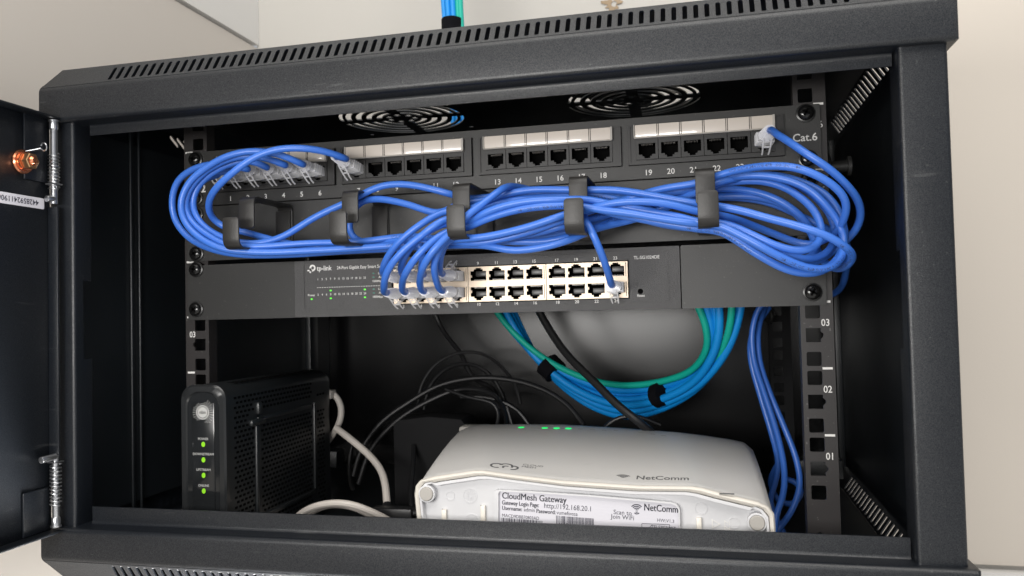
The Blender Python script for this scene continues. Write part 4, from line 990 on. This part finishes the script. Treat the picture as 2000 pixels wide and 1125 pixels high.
# marks on the top shell: find the shell surface under a picture point by casting onto the lofted mesh
from mathutils.bvhtree import BVHTree
bmt = NB(); bmt.from_mesh(shell.data); tf(bmt, Matrix.Translation(ORG[shell.name]) @ Matrix.Scale(1/MM, 4)); bvh = BVHTree.FromBMesh(bmt)
def onshell(u, v):
    d = (CM @ Vector(((u-1000)/CF, -(v-562.5)/CF, -1))).normalized(); h = bvh.ray_cast(CP, d); return h[0], h[1]
def drape(bm, lift=0.05):
    for vt in bm.verts:
        h = bvh.ray_cast(Vector((vt.co.x, vt.co.y, 120)), Vector((0, 0, -1)))
        if h[0]: vt.co.z = h[0].z+lift+(0.05 if vt.co.z > 0 else 0)
    return bm
def topm(q, ang=0): return Matrix.Translation((q.x, q.y, 0)) @ Matrix.Rotation(ang, 4, 'Z')
b = NB()
q, _ = onshell(1016, 837)
for u, v in ((1018, 835), (1064, 836), (1087, 836.5), (1110, 837)):
    h, _ = onshell(u, v)
    merge(b, drape(tf(plate2d(circ(0, 0, 2.7, 16, 3.0), [], 0.1), topm(h)), 0.12))
put("status_leds", b, M['ledw'], gw, smooth=False)
b = NB()
for u, v in ((1042, 836), (1134, 838), (1157, 839), (1180, 840.5), (1203, 841), (1252, 845), (1275, 848), (1296, 851)):
    h, _ = onshell(u, v)
    if h: merge(b, drape(tf(plate2d(rect(-2.0, -.8, 2.0, .8), [], 0.1), topm(h)), 0.02))
put("unlit_icons", b, M['gwfoot'], gw, smooth=False)
b = NB(); h, _ = onshell(1242, 933)
merge(b, drape(tf(text("NetComm", 9.4, Matrix.Identity(4), align='LEFT', bold=0.10, sx=0.84, th=0.1), topm(h, 0.0))))
h, _ = onshell(1217, 931)
for r in (1.2, 2.7, 4.2, 5.7):
    n = 10; a0_, a1_ = math.radians(40), math.radians(140)
    pl_ = [((r+.45)*math.cos(lerp(a0_, a1_, k/n)), (r+.45)*math.sin(lerp(a0_, a1_, k/n))) for k in range(n+1)]+[((r-.45)*math.cos(lerp(a1_, a0_, k/n)), (r-.45)*math.sin(lerp(a1_, a0_, k/n))) for k in range(n+1)]
    merge(b, drape(tf(plate2d(pl_, [], 0.1), topm(h+Vector((0, -2.5, 0))))))
h, _ = onshell(985, 911)
# cloud made of three open loops
def arcband(cx, cy, r, a0d, a1d, wd=0.75):
    n = 14; a0_, a1_ = math.radians(a0d), math.radians(a1d)
    return [(cx+(r+wd)*math.cos(lerp(a0_, a1_, k/n)), cy+(r+wd)*math.sin(lerp(a0_, a1_, k/n))) for k in range(n+1)]+[(cx+(r-wd)*math.cos(lerp(a1_, a0_, k/n)), cy+(r-wd)*math.sin(lerp(a1_, a0_, k/n))) for k in range(n+1)]
for args in ((-5.2, 0, 4.2, 40, 300), (0.8, 1.0, 4.6, -20, 165), (6.0, -0.8, 3.6, -100, 120), (1.6, -1.2, 2.2, 60, 230)):
    merge(b, drape(tf(plate2d(arcband(*args), [], 0.1), topm(h))))
h, _ = onshell(1018, 912)
merge(b, drape(tf(text("CLOUD\nMESH", 4.2, Matrix.Identity(4), align='LEFT', th=0.1, bold=0.0), topm(h+Vector((0, 3.0, 0))))))
put("shell_print", b, M['gwink2'], gw, smooth=False)

# ------------------------------------------------------------------ black cable modem
md = thing("cable_modem", "upright glossy black cable modem with vented side and four green lights", "modem", (-199, 40, -52))
MX0, MX1, MY0, MY1, MZ1 = -217.5, -181.3, -44, 128, 82.5
b = NB()
def modem_ring(y, ins=0): 
    return [Vector((x, y, z)) for x, z in rect(MX0+ins, -52, MX1-ins, MZ1-ins, 11, 8)]
rows = [modem_ring(MY0+5), modem_ring(MY0+60), modem_ring(MY1-8), modem_ring(MY1, 1.5)]
t, vs = loftrows(rows); t.faces.new(vs[0]); t.faces.new(vs[-1]); bmesh.ops.recalc_face_normals(t, faces=t.faces); merge(b, t)
put("body", b, M['modem'], md, sharp=30)
b = NB(); rows = [modem_ring(MY0+5, -0.6), modem_ring(MY0+1, -0.6), modem_ring(MY0-0.4, 0.6), modem_ring(MY0-0.4, 4.2), modem_ring(MY0+0.8, 5.0)]
t, vs = loftrows(rows); bmesh.ops.recalc_face_normals(t, faces=t.faces); merge(b, t); put("bezel", b, M['bezel'], md, sharp=40)
b = NB(); t, vs = loftrows([modem_ring(MY0+1.6, 4.4), modem_ring(MY0+0.6, 5.0)]); t.faces.new(vs[1]); bmesh.ops.recalc_face_normals(t, faces=t.faces); merge(b, t)
box(b, (-208.5, MY0-0.2, -40), (-190, MY0+0.8, 70), bev=0.4); gl = put("front_panel", b, M['gloss'], md, sharp=40)
b = NB(); cx, cz = -199.2, 63.0; YM = MY0-0.35
merge(b, tf(plate2d(circ(0, 0, 4.0, 28), [], 0.1), front((cx, YM, cz))))
merge(b, tf(plate2d(circ(0, 0, 5.3, 28), [circ(0, 0, 4.5, 28)], 0.1), front((cx, YM, cz))))
for ri, r in enumerate((6.3, 7.5, 8.7, 9.8)):
    n = 30
    for k in range(n):
        a = 2*math.pi*k/n; deg = math.degrees(a)
        keep = ri == 0 or (ri == 1 and (deg < 80 or 110 < deg < 235 or deg > 285)) or (ri == 2 and (deg < 70 or deg > 290 or 150 < deg < 210)) or (ri == 3 and (35 < deg < 65 or deg > 310))
        if keep and not (ri == 0 and 240 < deg < 300): merge(b, tf(plate2d(circ(0, 0, 0.30, 6), [], 0.1), front((cx+r*math.cos(a)*0.9, YM, cz+r*math.sin(a)))))
for s, z in (("POWER", 43.5), ("DOWNSTREAM", 32.4), ("UPSTREAM", 21.0), ("ONLINE", 9.5)): merge(b, text(s, 2.5, front((cx+0.2, YM, z)), sx=1.0, bold=0.01))
put("front_print", b, M['print2'], gl, smooth=False)
b = text("nbn", 3.6, front((cx, YM-0.1, cz)), bold=0.04); put("emblem_text", b, M['hole'], gl, smooth=False)
b = NB()
for z in (39.6, 28.3, 17.0, 5.6): merge(b, tf(plate2d(circ(0, 0, 1.5, 16, 1.9), [], 0.4), front((cx+0.3, YM, z))))
put("status_leds", b, M['ledm'], gl, smooth=False)
# side: frame ridges and rows of vent perforations
b = NB()
xs = MX1
box(b, (xs-1, -3.5, -50), (xs+1.6, 2.5, 48), bev=0.8); box(b, (xs-1, 0, 50.5), (xs+1.2, 92, 54), bev=0.8); box(b, (xs-1, 92, -22), (xs+1.8, 95.5, 55), bev=0.8)
box(b, (xs-1, 0, -26.5), (xs+1.4, 94, -22.5), bev=0.8); box(b, (xs-1, -3, 56), (xs+3.6, 3, 66), bev=1.8); box(b, (xs-1, -12, 48), (xs+3.2, 8, 53), bev=1.4)
put("side_moulding", b, M['modem'], md)
b = NB()
zr = 72.0; row = 0
while zr > -46:
    y = -32+(2.6 if row % 2 else 0)
    while y < 112:
        infr = (-7 < y < 4 and zr < 68) or (88 < y < 98)
        band = 47 < zr < 58 and y > -14
        if not infr and not band and not (zr > 62 and y > 100): box(b, (xs-0.3, y, zr-0.9), (xs+0.12, y+3.5, zr+0.9))
        y += 5.4
    zr -= 3.7; row += 1
put("side_vents", b, M['hole'], md)
b = NB(); y = -20
while y < 110:
    box(b, (MX1-14, y, MZ1-0.2), (MX1-5, y+3.5, MZ1+0.12)); y += 7
put("top_vents", b, M['hole'], md)
